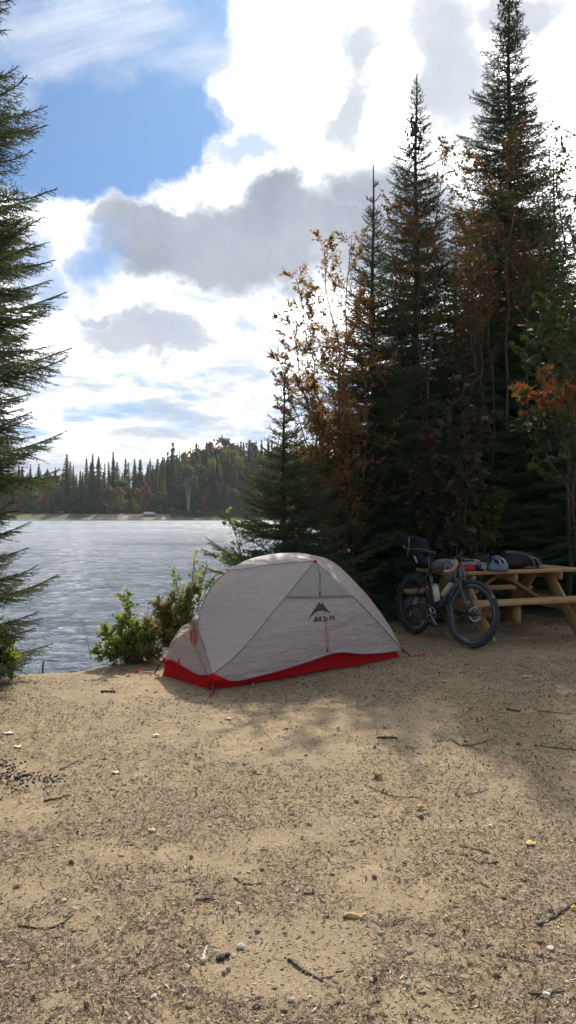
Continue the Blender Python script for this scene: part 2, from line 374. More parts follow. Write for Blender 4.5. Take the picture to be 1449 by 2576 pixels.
def ground_mat():
    m,nt,out=new_mat('sandy_ground'); N=NT(nt)
    g=N.n('ShaderNodeNewGeometry').outputs['Position']; sp=N.n('ShaderNodeSeparateXYZ',inp={0:g})
    big=N.noise(g,1.1,6,.65,.3); mid=N.noise(g,9,6,.7); fin=N.noise(g,70,5,.75); sp2=N.noise(g,210,3,.7)
    sand=N.ramp(mid,[(.3,(.245,.178,.103)),(.55,(.345,.262,.158)),(.75,(.43,.338,.212))])
    lit=N.ramp(sp2,[(.36,(.10,.072,.045)),(.5,(.26,.20,.13)),(.68,(.44,.36,.25))])
    cover=N.ramp(N.math('ADD',N.math('MULTIPLY',big,.75),N.math('MULTIPLY',fin,.5)),[(.56,0.0),(.70,.85)])
    c=N.mix(cover,sand,lit)
    dk=N.ramp(N.math('ADD',N.math('MULTIPLY',fin,.55),N.math('MULTIPLY',sp2,.45)),[(.34,.52),(.47,1.0)]); c=N.mix(1.0,c,dk,'MULTIPLY')
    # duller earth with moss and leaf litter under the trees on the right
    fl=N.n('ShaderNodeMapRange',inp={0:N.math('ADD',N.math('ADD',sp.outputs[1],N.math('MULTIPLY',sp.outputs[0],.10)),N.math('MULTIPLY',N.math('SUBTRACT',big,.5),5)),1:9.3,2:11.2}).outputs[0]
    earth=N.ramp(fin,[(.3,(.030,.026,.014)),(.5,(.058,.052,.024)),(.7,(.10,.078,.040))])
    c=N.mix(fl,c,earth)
    # far shore: grass strip, bare sand landing
    fy=N.n('ShaderNodeMapRange',inp={0:sp.outputs[1],1:180.,2:230.}).outputs[0]
    gz=N.noise(g,.12,5,.6); grass=N.ramp(gz,[(.35,(.050,.062,.022)),(.6,(.10,.098,.042))])
    wet=N.n('ShaderNodeMapRange',inp={0:sp.outputs[2],1:-.98,2:-.72}).outputs[0]
    grass=N.mix(wet,(.20,.18,.14),grass)
    px=N.math('ABSOLUTE',N.math('ADD',sp.outputs[0],52)); bare=N.n('ShaderNodeMapRange',inp={0:N.math('ADD',px,N.math('MULTIPLY',gz,14)),1:23.,2:17.}).outputs[0]
    grass=N.mix(bare,grass,(.27,.23,.17))
    woods=N.n('ShaderNodeMapRange',inp={0:sp.outputs[1],1:271.,2:279.}).outputs[0]
    grass=N.mix(woods,grass,(.035,.04,.018))
    c=N.mix(fy,c,grass)
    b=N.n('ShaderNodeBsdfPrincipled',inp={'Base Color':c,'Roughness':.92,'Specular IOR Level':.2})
    h=N.math('ADD',N.math('ADD',N.math('MULTIPLY',mid,.9),N.math('MULTIPLY',fin,.45)),N.math('MULTIPLY',sp2,.22))
    bn=N.n('ShaderNodeBump',inp={'Strength':.75,'Distance':.02,'Height':h}); N.link(bn.outputs[0],b.inputs['Normal'])
    N.link(b.outputs[0],out.inputs[0]); return m
M_ground=ground_mat()
V,Q=terrain()
go=bpy.data.objects.new('ground',mesh_np('ground',V,Q,mat=M_ground,smooth=True)); link(go); tag(go,kind='structure')
# lake
def water_mat():
    m,nt,out=new_mat('lake_water'); N=NT(nt)
    g=N.n('ShaderNodeNewGeometry').outputs['Position']
    sp=N.n('ShaderNodeSeparateXYZ',inp={0:g})
    mp=N.n('ShaderNodeMapping',inp={0:g,2:(0,0,.12),3:(1.0,2.6,1)}).outputs[0]
    n1=N.noise(mp,1.1,5,.6,.4); n2=N.noise(mp,4.2,4,.6,.3); n3=N.noise(N.n('ShaderNodeMapping',inp={0:g,3:(.35,1,1)}).outputs[0],.12,3,.5)
    gust=N.n('ShaderNodeMapRange',inp={0:n3,1:.3,2:.7,3:.75,4:1.15}).outputs[0]
    calm=N.n('ShaderNodeMapRange',inp={0:N.math('ADD',sp.outputs[1],N.math('MULTIPLY',N.math('SUBTRACT',N.noise(g,.05,3),.5),30)),1:206.,2:232.,3:1.,4:.05}).outputs[0]
    n0=N.noise(N.n('ShaderNodeMapping',inp={0:g,2:(0,0,.08),3:(.3,1,1)}).outputs[0],.30,4,.6)
    rgh=N.math('MULTIPLY',N.n('ShaderNodeMapRange',inp={0:sp.outputs[1],1:8.,2:140.,3:.09,4:.30}).outputs[0],N.math('MULTIPLY',N.n('ShaderNodeMapRange',inp={0:n0,1:.3,2:.7,3:.7,4:1.3}).outputs[0],N.n('ShaderNodeMapRange',inp={0:calm,1:0.,2:1.,3:.18,4:1.}).outputs[0]))
    h=N.math('ADD',N.math('ADD',N.math('MULTIPLY',n1,1.0),N.math('MULTIPLY',n0,.8)),N.math('MULTIPLY',n2,.26))
    bn=N.n('ShaderNodeBump',inp={'Strength':1.0,'Distance':N.math('MULTIPLY',N.math('MULTIPLY',gust,.30),calm),'Height':h})
    b=N.n('ShaderNodeBsdfPrincipled',inp={'Base Color':(.030,.055,.085,1),'Roughness':rgh,'IOR':1.333,'Specular IOR Level':.5}); N.link(bn.outputs[0],b.inputs['Normal'])
    N.link(b.outputs[0],out.inputs[0]); return m
def wave_h(X,Y):
    """small wind waves running in from the far shore"""
    a=.16; u=X*math.cos(a)+Y*math.sin(a); v=-X*math.sin(a)+Y*math.cos(a); h=0
    for lam,amp,st in ((.36,.0085,1.5),(.75,.019,1.7),(1.5,.028,1.9),(3.4,.034,2.2),(7.5,.035,2.4)):
        f=1/lam; wgt=np.clip(Y/lam/5.,0,1) if lam>3 else 1
        n1=vn(u*f/st+lam*7,v*f,1,2); h=h+amp*(1-np.abs(2*n1-1)*1.9)*wgt
    calm=np.clip((222+14*(vn(X,Y*0,.02,2)-.5)-Y)/16,0,1)
    gust=.65+.7*vn2(X*.3,Y,.06,3)
    return 1.45*h*gust*calm
def water():
    rows=np.concatenate([[3.0,4.5,5.8],6.3*np.exp(np.arange(0,math.log(245/6.3),.0062)),[275,320,600]])
    tans=np.concatenate([[-6,-3,-1.5,-.8,-.55],np.arange(-.43,.56,.0026),[.7,1.0,1.6,3,6]])
    Y=np.repeat(rows[:,None],len(tans),1); X=Y*tans[None,:]
    H=WATER_Z+np.where((np.abs(tans)[None,:]<.6)&(Y>6),wave_h(X,Y),0)
    n,m=X.shape; i=np.arange(n-1)[:,None]; j=np.arange(m-1)[None,:]
    Q=np.stack([i*m+j,i*m+j+1,(i+1)*m+j+1,(i+1)*m+j],-1).reshape(-1,4)
    return np.stack([X,Y,H],-1).reshape(-1,3),Q
V,Q=water()
wo=bpy.data.objects.new('lake_water',mesh_np('lake_water',V,Q,mat=water_mat(),smooth=True)); link(wo); tag(wo,kind='structure')

# ---------- litter and gravel lying on the campsite (uncountable)
def sample_ground(n,seed,pw=1.0,dmin=1.9,dmax=9.0,xw=.62):
    r=np.random.default_rng(seed); u=r.random(n)
    a=1-pw  # density falls with distance so that it shows evenly
    D=(dmin**a+u*(dmax**a-dmin**a))**(1/a) if abs(a)>1e-3 else dmin*(dmax/dmin)**u
    x=(r.random(n)*2-1)*(xw*D+.1); return x,D,r
def clear_mask(x,y):
    m=side_dist(x,y)>.12; return m
def litter():
    N_=350000; x,y,r=sample_ground(N_,5,pw=.9,dmax=8.6)
    dens=vn(x,y,1.3,4)*.65+vn2(x,y,6,3)*.45+.035*np.clip(4.2-y,-1,2.2)
    k=(r.random(N_)<np.clip((dens-.405)/.17,.12,1))&clear_mask(x,y)
    x=x[k];y=y[k];n=len(x)
    z=ground_h(x,y)+.010*(vn(x,y,9,4)-.5)+.012*(vn2(x+3,y,4.5,3)-.5)
    L=r.lognormal(math.log(.0042),.5,n); L=np.clip(L,.002,.013); w=L*r.uniform(.10,.42,n); w=np.maximum(w,.0010)
    sc=1+.05*np.clip(y-3,0,4); L=L*sc; w=w*sc
    a=r.random(n)*PI; tl=r.normal(0,.35,n); ca,sa=np.cos(a),np.sin(a)
    dx=np.stack([ca,sa,tl],1)*L[:,None]; dy=np.stack([-sa,ca,r.normal(0,.5,n)],1)*w[:,None]
    c=np.stack([x,y,z+.0025+np.abs(tl)*L*.8],1); up=np.array([0,0,1.])*(w*.7)[:,None]
    V=np.stack([c-dx-dy*.6,c-dx*.9+dy*.5,c+dx+dy*.6,c+dx*.8-dy,c+up+dx*.1],1)
    b=(np.arange(n)*5)[:,None]
    F=np.concatenate([b+np.array([[0,3,4]]),b+np.array([[3,2,4]]),b+np.array([[2,1,4]]),b+np.array([[1,0,4]])])
    t=np.repeat(r.random(n)**1.25,5)
    m,nt,out=new_mat('litter'); N=NT(nt)
    tt=N.n('ShaderNodeAttribute',attribute_name='tint').outputs['Fac']
    c_=N.ramp(tt,[(0,(.060,.040,.026)),(.30,(.12,.085,.055)),(.55,(.19,.14,.090)),(.8,(.31,.24,.155)),(1,(.52,.44,.32))])
    bb=N.n('ShaderNodeBsdfPrincipled',inp={'Base Color':c_,'Roughness':.8,'Specular IOR Level':.25}); N.link(bb.outputs[0],out.inputs[0])
    o=bpy.data.objects.new('ground_litter',mesh_np('ground_litter',V.reshape(-1,3),F,mat=m,tint=t)); link(o)
    tag(o,'brown needles, bark chips and broken twigs strewn over the sandy campsite','litter',kind='stuff')
def stone_template(seed,nu=7,nv=5):
    m=MB().sphere((0,0,0),1,nu,nv,jit=.26,seed=seed); return np.concatenate(m.V),m
M_peb=None
def pebble_mat():
    m,nt,out=new_mat('pebble'); N=NT(nt)
    tt=N.n('ShaderNodeAttribute',attribute_name='tint').outputs['Fac']
    c_=N.ramp(tt,[(0,(.10,.080,.060)),(.25,(.19,.155,.11)),(.5,(.29,.235,.165)),(.75,(.34,.30,.24)),(.95,(.50,.44,.35)),(1,(.38,.23,.13))])
    g=N.n('ShaderNodeNewGeometry').outputs['Position']
    c_=N.mix(N.ramp(N.noise(g,160,4,.7),[(.35,.45),(.6,0.0)]),c_,(.22,.18,.12))
    bb=N.n('ShaderNodeBsdfPrincipled',inp={'Base Color':c_,'Roughness':.85,'Specular IOR Level':.15})
    bn=N.n('ShaderNodeBump',inp={'Strength':.4,'Distance':.004,'Height':N.noise(g,220,4,.6)}); N.link(bn.outputs[0],bb.inputs['Normal'])
    N.link(bb.outputs[0],out.inputs[0]); return m
M_peb=pebble_mat()
def gravel():
    n=17500; x,y,r=sample_ground(n,9,pw=1.1,dmax=8.8)
    dens=vn2(x,y,2.2,3)*.6+vn(x+9,y,.8,2)*.5
    k=(r.random(n)<np.clip((dens-.36)/.3,.12,1))&clear_mask(x,y); x=x[k];y=y[k];n=len(x)
    z=ground_h(x,y)+.010*(vn(x,y,9,4)-.5)+.012*(vn2(x+3,y,4.5,3)-.5)
    R=np.clip(r.lognormal(math.log(.0034),.5,n),.0018,.012)*(1+.09*np.clip(y-3,0,5))
    T=[stone_template(s,6,4) for s in range(8)]; Vs=[];Fs=[];Ss=[];ts=[];base=0
    which=r.integers(0,8,n)
    for w in range(8):
        idx=np.where(which==w)[0]; tv,tm=T[w]; tf=np.concatenate(tm.F); ts_=np.concatenate(tm.S); k=len(idx)
        sc=np.stack([r.uniform(.8,1.5,k),r.uniform(.7,1.1,k),r.uniform(.35,.7,k)],1)*R[idx][:,None]
        a=r.random(k)*2*PI; ca,sa=np.cos(a),np.sin(a)
        P=tv[None]*sc[:,None,:]
        Px=P[...,0]*ca[:,None]-P[...,1]*sa[:,None]+x[idx][:,None]; Py=P[...,0]*sa[:,None]+P[...,1]*ca[:,None]+y[idx][:,None]; Pz=P[...,2]+(z[idx]+sc[:,2]*.15)[:,None]
        Vs.append(np.stack([Px,Py,Pz],-1).reshape(-1,3))
        nv=len(tv); Fs.append((tf[None]+(np.arange(k)*nv)[:,None]+base).ravel()); Ss.append(np.tile(ts_,k)); base+=k*nv
        ts.append(np.repeat(r.random(k),nv))
    o=bpy.data.objects.new('gravel',mesh_np('gravel',np.concatenate(Vs),np.concatenate(Fs),np.concatenate(Ss),mat=M_peb,smooth=True,tint=np.concatenate(ts))); link(o)
    tag(o,'small grey and tan pebbles scattered through the sand','gravel',kind='stuff')
litter(); gravel()
# ---------- vegetation generators
def needles(P0,P1,dens,nl,nw,r,flat=0.0,planeN=(0,0,1),fwd=.75,tint=None):
    """triangular needles along segments"""
    L=np.linalg.norm(P1-P0,axis=1); cnt=np.maximum(2,np.round(L*dens)).astype(int)
    idx=np.repeat(np.arange(len(L)),cnt); n=len(idx); t=r.random(n)
    d=(P1-P0)/(L[:,None]+1e-9); d=d[idx]; base=P0[idx]+(P1-P0)[idx]*t[:,None]
    rv=r.normal(size=(n,3)); rv[:,2]*=(1-flat); rv[:,2]+= .25
    rad=rv-d*(rv*d).sum(1)[:,None]; rad/=np.linalg.norm(rad,axis=1)[:,None]+1e-9
    dr=d*fwd+rad; dr/=np.linalg.norm(dr,axis=1)[:,None]
    sd=np.cross(dr,r.normal(size=(n,3))); sd/=np.linalg.norm(sd,axis=1)[:,None]+1e-9
    ln=nl*r.uniform(.7,1.15,n)[:,None]
    V=np.stack([base-sd*nw*.5-dr*nl*.15,base+sd*nw*.5-dr*nl*.15,base+dr*ln],1).reshape(-1,3)
    tt=np.repeat((tint if tint is not None else np.zeros(len(L)))[idx]+r.normal(0,.06,n),3)
    return V,tt
def prisms(P0,P1,r0,r1):
    d=P1-P0; d=d/(np.linalg.norm(d,axis=1)[:,None]+1e-9); a=np.where(np.abs(d[:,2:3])<.9,np.array([[0,0,1.]]),np.array([[1.,0,0]]))
    u=np.cross(d,a); u/=np.linalg.norm(u,axis=1)[:,None]+1e-9; w=np.cross(d,u); V=[]
    for P,rr in ((P0,r0),(P1,r1)):
        for k in range(3):
            an=2*PI*k/3; V.append(P+(u*math.cos(an)+w*math.sin(an))*np.broadcast_to(rr,(len(P0),))[:,None])
    V=np.stack(V,1).reshape(-1,3); b=(np.arange(len(P0))*6)[:,None]
    F=np.concatenate([b+np.array([[k,(k+1)%3,3+(k+1)%3,3+k]]) for k in range(3)])
    return V,F
def branch_segments(L,r,sp=.05,spread=.52,ang=.85,droop=.10,up=.12,sub=True,tipL=.05):
    """flat spray of twigs: returns foliage segments and woody segments"""
    n=max(4,int(L/.08)); xs=np.linspace(0,L,n+1)
    wob=np.cumsum(r.normal(0,.012,n+1)); 
    def axis_pt(x): 
        u=x/L; return np.array([x, np.interp(x,xs,wob)*L, -droop*L*math.sin(u*PI*.8)+up*L*u*u])
    fol=[];wood=[]
    for a,b in zip(xs[:-1],xs[1:]):
        wood.append((axis_pt(a),axis_pt(b),.004+.011*L*(1-a/L),.004+.011*L*(1-b/L)))
        if a>L*.35: fol.append((axis_pt(a),axis_pt(b),0))
    x=max(.08*L,.04); side=1
    while x<L-.02:
        l=min(spread*(L-x)+.05, .5*L+.03)*r.uniform(.6,1.12)
        if x<.25*L: l*=.75
        a=ang*r.uniform(.8,1.15); p=axis_pt(x); dz=r.normal(-.05,.12)
        d=nrm([math.cos(a),side*math.sin(a),dz]); k=max(1,int(l/.09)); q=p
        for i in range(k):
            u=(i+1)/k; d=nrm(d+np.array([.09,0,-.05+.12*u])+r.normal(0,.07,3)); q2=q+d*l/k
            fol.append((q,q2,u)); wood.append((q,q2,.0028,.002))
            if sub and l>.1 and i<k:
                for s2 in (1,-1):
                    for rep in range(3):
                        l2=min(.13,.36*(l*(1-i/k))+tipL*.7)*r.uniform(.5,1.15); t=r.random()
                        a2=.8*r.uniform(.8,1.2); dd=rotz(s2*a2)@d; dd=nrm(dd+r.normal(0,.12,3)+[0,0,-.02])
                        p2=q+(q2-q)*t
                        fol.append((p2,p2+dd*l2,u))
            q=q2
        x+=sp*r.uniform(.6,1.3)*(.6 if side>0 else .8); side=-side
    f0=np.array([s[0] for s in fol]);f1=np.array([s[1] for s in fol]);ft=np.array([s[2] for s in fol],float)
    w0=np.array([s[0] for s in wood]);w1=np.array([s[1] for s in wood]);wr0=np.array([s[2] for s in wood]);wr1=np.array([s[3] for s in wood])
    return (f0,f1,ft),(w0,w1,wr0,wr1)
class BranchSet:
    def __init__(s,seed,lens,dens,nl,nw,sp=.05,flat=0,variants=3,droop=.1,up=.12,spread=.52,sub=True):
        r=np.random.default_rng(seed); s.T=[]
        for L in lens:
            for v in range(variants):
                (f0,f1,ft),w=branch_segments(L,r,sp=sp,droop=droop,up=up,spread=spread,sub=sub)
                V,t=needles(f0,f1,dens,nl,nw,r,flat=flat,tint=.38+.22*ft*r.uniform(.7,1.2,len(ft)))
                WV,WF=prisms(*w); s.T.append((L,V,t,WV,WF))
        s.r=r
    def pick(s,L):
        c=sorted(s.T,key=lambda q:abs(math.log(q[0]/L)))[:3]; return c[int(s.r.integers(0,3))]
def conifer(name,base,H,rad,bs,seed,z0=.3,spacing=.22,per=6,trunk_r=None,lean=(0,0),pitch=(.35,-.25),leader=.35,label='',cat='tree',group=None,mats=None,keep=None,dead=0,tintoff=0.0,jit=.15,tmul=1.0,extra=None):
    """rad(h) -> branch length at height h"""
    r=np.random.default_rng(seed); base=np.asarray(base,float); o=empty(name,base,(0,0,0),label,cat,group)
    NV=[];NTt=[];WVs=[];WFs=[];wb=0
    def at(h): return np.array([lean[0]*h/H,lean[1]*h/H,h])
    h=z0; jobs=[]
    while h<H-leader:
        u=(h-z0)/(H-z0); k=int(round(per*(1.0 if u<.8 else .8)))+int(r.integers(-1,2)); a0=r.random()*2*PI
        for i in range(k):
            hh=h+r.uniform(-.4,.4)*spacing*.8; L=rad(hh)*r.uniform(1-jit*1.6,1+jit)
            if L<.05: continue
            p=pitch[1]+(pitch[0]-pitch[1])*u**1.3+r.normal(0,.08)
            if r.random()<.06*(jit>.1): L*=1.25
            jobs.append((hh,a0+2*PI*i/k+r.normal(0,.2),L,p))
        h+=spacing*r.uniform(.8,1.2)*(1 if u<.85 else .8)
    for k in range(3):   # spire tip
        for i in range(4): jobs.append((H-leader*(1-.28*k),r.random()*6.28,.07+leader*.16*(1-.3*k),.75))
    if extra: jobs+=extra
    for hh,az_,L,p in jobs:
        if keep is not None and not keep(hh,az_,L): continue
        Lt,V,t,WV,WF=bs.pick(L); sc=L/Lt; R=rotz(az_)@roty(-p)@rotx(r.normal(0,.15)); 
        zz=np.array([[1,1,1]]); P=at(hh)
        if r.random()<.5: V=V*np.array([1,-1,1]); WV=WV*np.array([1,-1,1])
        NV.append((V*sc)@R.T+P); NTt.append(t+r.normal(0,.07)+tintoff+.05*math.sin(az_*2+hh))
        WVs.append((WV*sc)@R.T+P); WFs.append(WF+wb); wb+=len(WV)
    # needles up the leader
    s0=np.array([at(H-leader+leader*i/6) for i in range(6)]);s1=np.array([at(H-leader+leader*(i+1)/6) for i in range(6)])
    nl=.018; V,t=needles(s0,s1,200,nl,.004,r,tint=np.full(6,.5)); NV.append(V);NTt.append(t)
    NV=np.concatenate(NV); NTt=np.concatenate(NTt)
    c=bpy.data.objects.new('crown',mesh_np('crown',NV,np.arange(len(NV)).reshape(-1,3),mat=mats[0],tint=NTt)); link(c,o)
    tr=trunk_r or H*.0115
    m=MB(); hs=np.linspace(-.15,H,26); pts=np.array([at(hh)+np.array([.012*math.sin(hh*2.1+seed),.012*math.cos(hh*1.7),0]) for hh in hs])
    rr=np.array([max(.004,tr*(1-.93*max(0,hh)/H)**.9*(1+.5*max(0,1-(hh+.15)/.35))) for hh in hs])
    m.tube(pts,rr,10)
    for k in range(dead):
        hh=r.uniform(.3,z0+1.2); a=r.random()*6.28; L=r.uniform(.3,.9); p0=at(hh); q=[p0]
        for i in range(5): q.append(q[-1]+np.array([math.cos(a),math.sin(a),r.normal(-.1,.15)])*L/5+r.normal(0,.02,3))
        m.tube(q,np.linspace(.007,.002,6),4)
        for i in range(2,6):
            a2=a+r.choice([-1,1])*.9; m.tube([q[i],q[i]+np.array([math.cos(a2),math.sin(a2),r.normal(0,.3)])*L*.3],[.003,.001],3)
    m.build('trunk',mats[1],o,smooth=True)
    w=bpy.data.objects.new('branches',mesh_np('branches',np.concatenate(WVs),np.concatenate(WFs),mat=mats[1])); link(w,o)
    return o
def copy_tree(o,parent=None,**kw):
    c=o.copy(); col.objects.link(c)
    if parent is not None: c.parent=parent
    for ch in list(o.children): copy_tree(ch,c)
    for k,v in kw.items():
        if k in('label','category','group'): c[k]=v
        else: setattr(c,k,v)
    return c
def leaves(P,D,size,asp,r,droop=.5,curl=.25,tint=None,shape='oval'):
    """leaf blades at points P hanging roughly along D"""
    n=len(P); d=D+r.normal(0,.45,(n,3)); d[:,2]-=droop; d/=np.linalg.norm(d,axis=1)[:,None]
    s=np.cross(d,r.normal(size=(n,3))+np.array([0,0,1.4])); s/=np.linalg.norm(s,axis=1)[:,None]+1e-9; nn=np.cross(d,s)
    L=(size*r.uniform(.65,1.2,n))[:,None]; w=L*asp*.5
    if shape=='oval':
        V=np.stack([P,P+d*L*.35+s*w+nn*L*.06,P+d*L*.72+s*w*.75-nn*L*curl*.3,P+d*L-nn*L*curl,P+d*L*.72-s*w*.75-nn*L*curl*.3,P+d*L*.35-s*w+nn*L*.06,P+d*L*.4-nn*L*.05],1)
        F0=np.array([[0,1,6],[1,2,6],[2,3,6],[3,4,6],[4,5,6],[5,0,6]])
    elif shape=='simple':
        V=np.stack([P,P+d*L*.45+s*w+nn*L*.08,P+d*L-nn*L*curl,P+d*L*.45-s*w+nn*L*.08],1); F0=np.array([[0,1,2],[0,2,3]])
    else:  # lobed
        ang=np.array([-1.2,-.95,-.72,-.42,-.2,0,.2,.42,.72,.95,1.2])*1.35; rr=np.array([.42,.62,.38,.80,.45,1.0,.45,.80,.38,.62,.42])
        pts=[P]
        for a_,q in zip(ang,rr): pts.append(P+d*L*.25+(d*math.cos(a_)+s*math.sin(a_)*1.0)*L*q*.75-nn*L*curl*q*q*.5)
        V=np.stack(pts,1); F0=np.array([[0,k,k+1] for k in range(1,11)])
    k=V.shape[1]; F=((np.arange(n)*k)[:,None,None]+F0[None]).reshape(-1,3)
    t=np.repeat(np.clip((tint if tint is not None else r.random(n))+r.normal(0,.05,n),0,1),k)
    return V.reshape(-1,3),F,t
def broadleaf(name,base,stems,r,leafsize,asp,mats,label,cat='tree',group=None,side=26,sideL=.28,twigs=6,per=7,f0=.25,shape='oval',droop=.6,tintf=None,trunk_r=.03,upang=.75,twl=.22,lean=None,keep=None,minleaf=0,world=True):
    base=np.asarray(base,float); o=empty(name,base,(0,0,0),label,cat,group); wood=[];tips=[];m=MB()
    for (tip,rad) in stems:
        tip=np.asarray(tip,float)-base; H=np.linalg.norm(tip); n=14; bow=r.normal(0,.03*H,3); bow[2]=0
        pts=np.array([tip*(i/n)+bow*math.sin(PI*i/n)+np.array([0,0,.05*H*math.sin(PI*i/n)])+r.normal(0,.006*H,3)*(0<i<n) for i in range(n+1)]); pts[0]-=np.array([0,0,.1])
        m.tube(pts,np.linspace(rad,max(.004,rad*.12),n+1),7)
        for k in range(side):
            u=f0+(1-f0)*((k+r.random())/side); j=min(n-1,int(u*n)); p=pts[j]+(pts[j+1]-pts[j])*(u*n-j); ax=nrm(pts[j+1]-pts[j])
            rv=r.normal(size=3); rv-=ax*(rv@ax); rv=nrm(rv); a=upang*r.uniform(.7,1.2); d=nrm(ax*math.cos(a)+rv*math.sin(a))
            L=H*sideL*(1.05-.8*(u-f0)/(1-f0))*r.uniform(.6,1.15)
            q=p; K=5; segs=[]
            for i in range(K):
                d=nrm(d+r.normal(0,.10,3)+[0,0,.06]); q2=q+d*L/K; segs.append((q,q2)); wood.append((q,q2,max(.0025,rad*.28*(1-i/K)*(1-u*.6)),max(.002,rad*.28*(1-(i+1)/K)*(1-u*.6)))); q=q2
            for tnum in range(twigs):
                i=int(r.integers(1,K)); a_=r.random(); p2=segs[i][0]+(segs[i][1]-segs[i][0])*a_; dd=nrm(nrm(segs[i][1]-segs[i][0])+r.normal(0,.6,3)); l=twl*L*r.uniform(.6,1.5)+.05
                p3=p2+dd*l; wood.append((p2,p3,.0022,.0014)); tips.append((p2,p3,dd))
            tips.append((segs[-1][0],segs[-1][1],d))
    w0=np.array([w[0] for w in wood]);w1=np.array([w[1] for w in wood]);a=np.array([w[2] for w in wood]);b=np.array([w[3] for w in wood])
    WV,WF=prisms(w0,w1,a,b)
    P0=np.array([t[0] for t in tips]);P1=np.array([t[1] for t in tips]);DD=np.array([t[2] for t in tips])
    idx=np.repeat(np.arange(len(tips)),per); t=r.random(len(idx)); P=P0[idx]+(P1-P0)[idx]*t[:,None]; 
    cl=r.random(len(tips))*.5; tint=cl[idx]+r.random(len(idx))*.5
    if tintf is not None: tint=tintf(P+base,tint,r)
    if keep is not None: k=keep(P+base); P=P[k]; idx=idx[k]; tint=tint[k]
    V,F,tt=leaves(P,DD[idx],leafsize,asp,r,droop,tint=tint,shape=shape)
    c=bpy.data.objects.new('crown',mesh_np('crown',V,F,mat=mats[0],tint=tt,smooth=True)); link(c,o)
    m.build('trunk',mats[1],o,smooth=True)
    w=bpy.data.objects.new('branches',mesh_np('branches',WV,WF,mat=mats[1])); link(w,o)
    return o
M_bark=simple('bark',(.075,.062,.05),.9,vary=.3,scale=14,bump=.6,bscale=40,stretch=(1,1,.25))
M_twig=simple('twig_bark',(.11,.085,.06),.85,vary=.3,scale=30)
M_birch=simple('birch_bark',(.55,.52,.46),.7,vary=.25,scale=8)
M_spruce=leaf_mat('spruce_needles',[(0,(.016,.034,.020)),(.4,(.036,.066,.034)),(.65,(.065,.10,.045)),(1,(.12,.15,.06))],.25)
M_spruceL=leaf_mat('spruce_needles_warm',[(0,(.022,.042,.028)),(.4,(.050,.084,.046)),(.65,(.092,.132,.064)),(1,(.16,.20,.09))],.28)
M_cherryL=leaf_mat('bronze_leaves',[(0,(.28,.075,.045)),(.25,(.32,.125,.060)),(.5,(.27,.18,.075)),(1,(.17,.20,.07))],.5)
M_fir=leaf_mat('fir_needles',[(0,(.028,.062,.040)),(.4,(.052,.12,.062)),(.7,(.08,.17,.075)),(1,(.12,.22,.09))],.28)
M_cherry=leaf_mat('red_leaves',[(0,(.15,.034,.022)),(.25,(.17,.055,.026)),(.45,(.13,.085,.030)),(.7,(.085,.10,.034)),(1,(.055,.095,.034))],.38)
M_cone=simple('cone_scales',(.11,.065,.045),.8,vary=.3,scale=60)
M_yel=leaf_mat('yellow_leaves',[(0,(.05,.075,.022)),(.4,(.09,.10,.028)),(.75,(.16,.12,.03)),(1,(.18,.08,.025))],.4)
M_green=leaf_mat('green_leaves',[(0,(.07,.12,.03)),(.5,(.16,.23,.05)),(.85,(.26,.30,.07)),(1,(.34,.22,.08))],.5)
M_sap=leaf_mat('shade_leaves',[(0,(.035,.065,.02)),(.5,(.07,.10,.028)),(1,(.13,.13,.04))],.35)
M_maple=leaf_mat('maple_leaves',[(0,(.025,.055,.018)),(.45,(.06,.085,.025)),(.62,(.15,.10,.03)),(.8,(.24,.095,.035)),(1,(.25,.06,.03))],.35)
M_purple=leaf_mat('plum_leaves',[(0,(.05,.035,.035)),(.5,(.085,.06,.055)),(.8,(.06,.075,.035)),(1,(.16,.05,.04))],.25)
M_olive=leaf_mat('olive_leaves',[(0,(.10,.12,.04)),(.35,(.19,.21,.075)),(.6,(.25,.22,.095)),(.85,(.28,.17,.09)),(1,(.50,.44,.33))],.45)
# ---------- the trees round the campsite
S_near=BranchSet(1,[.2,.35,.6,.95,1.4],260,.014,.0046,sp=.030,variants=4,droop=.16,up=.10,spread=.46)
S_mid=BranchSet(2,[.12,.25,.45,.8,1.3],120,.021,.0080,sp=.062,variants=3,droop=.06,up=.16,spread=.46)
S_fir=BranchSet(3,[.25,.5,.9,1.4],110,.022,.0085,sp=.075,flat=.85,variants=3,droop=.12,up=.02,spread=.6)
def gz(x,y): return (x,y,gh(x,y)-.02)
def taper(H,R,z0,pw=.85,mid=0):
    return lambda h: max(.04,R*max(0,(H-h)/(H-z0))**pw)
# big spruce whose limbs reach in from the left
def keepL(hh,a,L): return math.cos(a)>-.6
prof_h=[.3,.5,.75,.95,1.25,1.45,1.8,2.2,2.5,2.85,3.1,3.4,3.6,3.85,4.1,4.35,4.5,4.8,5.1,5.5,6,8.5]
prof_r=[1.3,1.5,1.2,1.55,1.25,1.15,1.3,1.72,1.35,1.68,1.35,1.85,1.5,1.62,1.25,1.6,1.1,1.5,1.15,1.15,1.,.1]
conifer('spruce_tree',gz(-3.35,6.25),8.6,lambda h:float(np.interp(h,prof_h,prof_r))*.93,S_near,31,z0=.25,spacing=.145,per=10,trunk_r=.11,
  label='big spruce at the water edge whose limbs reach in past the photo\'s left side',mats=(M_spruceL,M_bark),keep=keepL,pitch=(.22,-.14),jit=.10)
M2=(M_spruce,M_bark)
conifer('spruce_tree',gz(*W(715,0,9.3)[:2]),3.2,lambda h:float(np.interp(h,[.2,.9,1.5,2.2,2.9],[1.1,1.05,.68,.32,.10])),S_mid,32,z0=.15,spacing=.14,per=8,trunk_r=.045,
  label='small spruce directly behind the peak of the tent',mats=M2,pitch=(.62,.02),leader=.35,tintoff=.14,jit=.18)
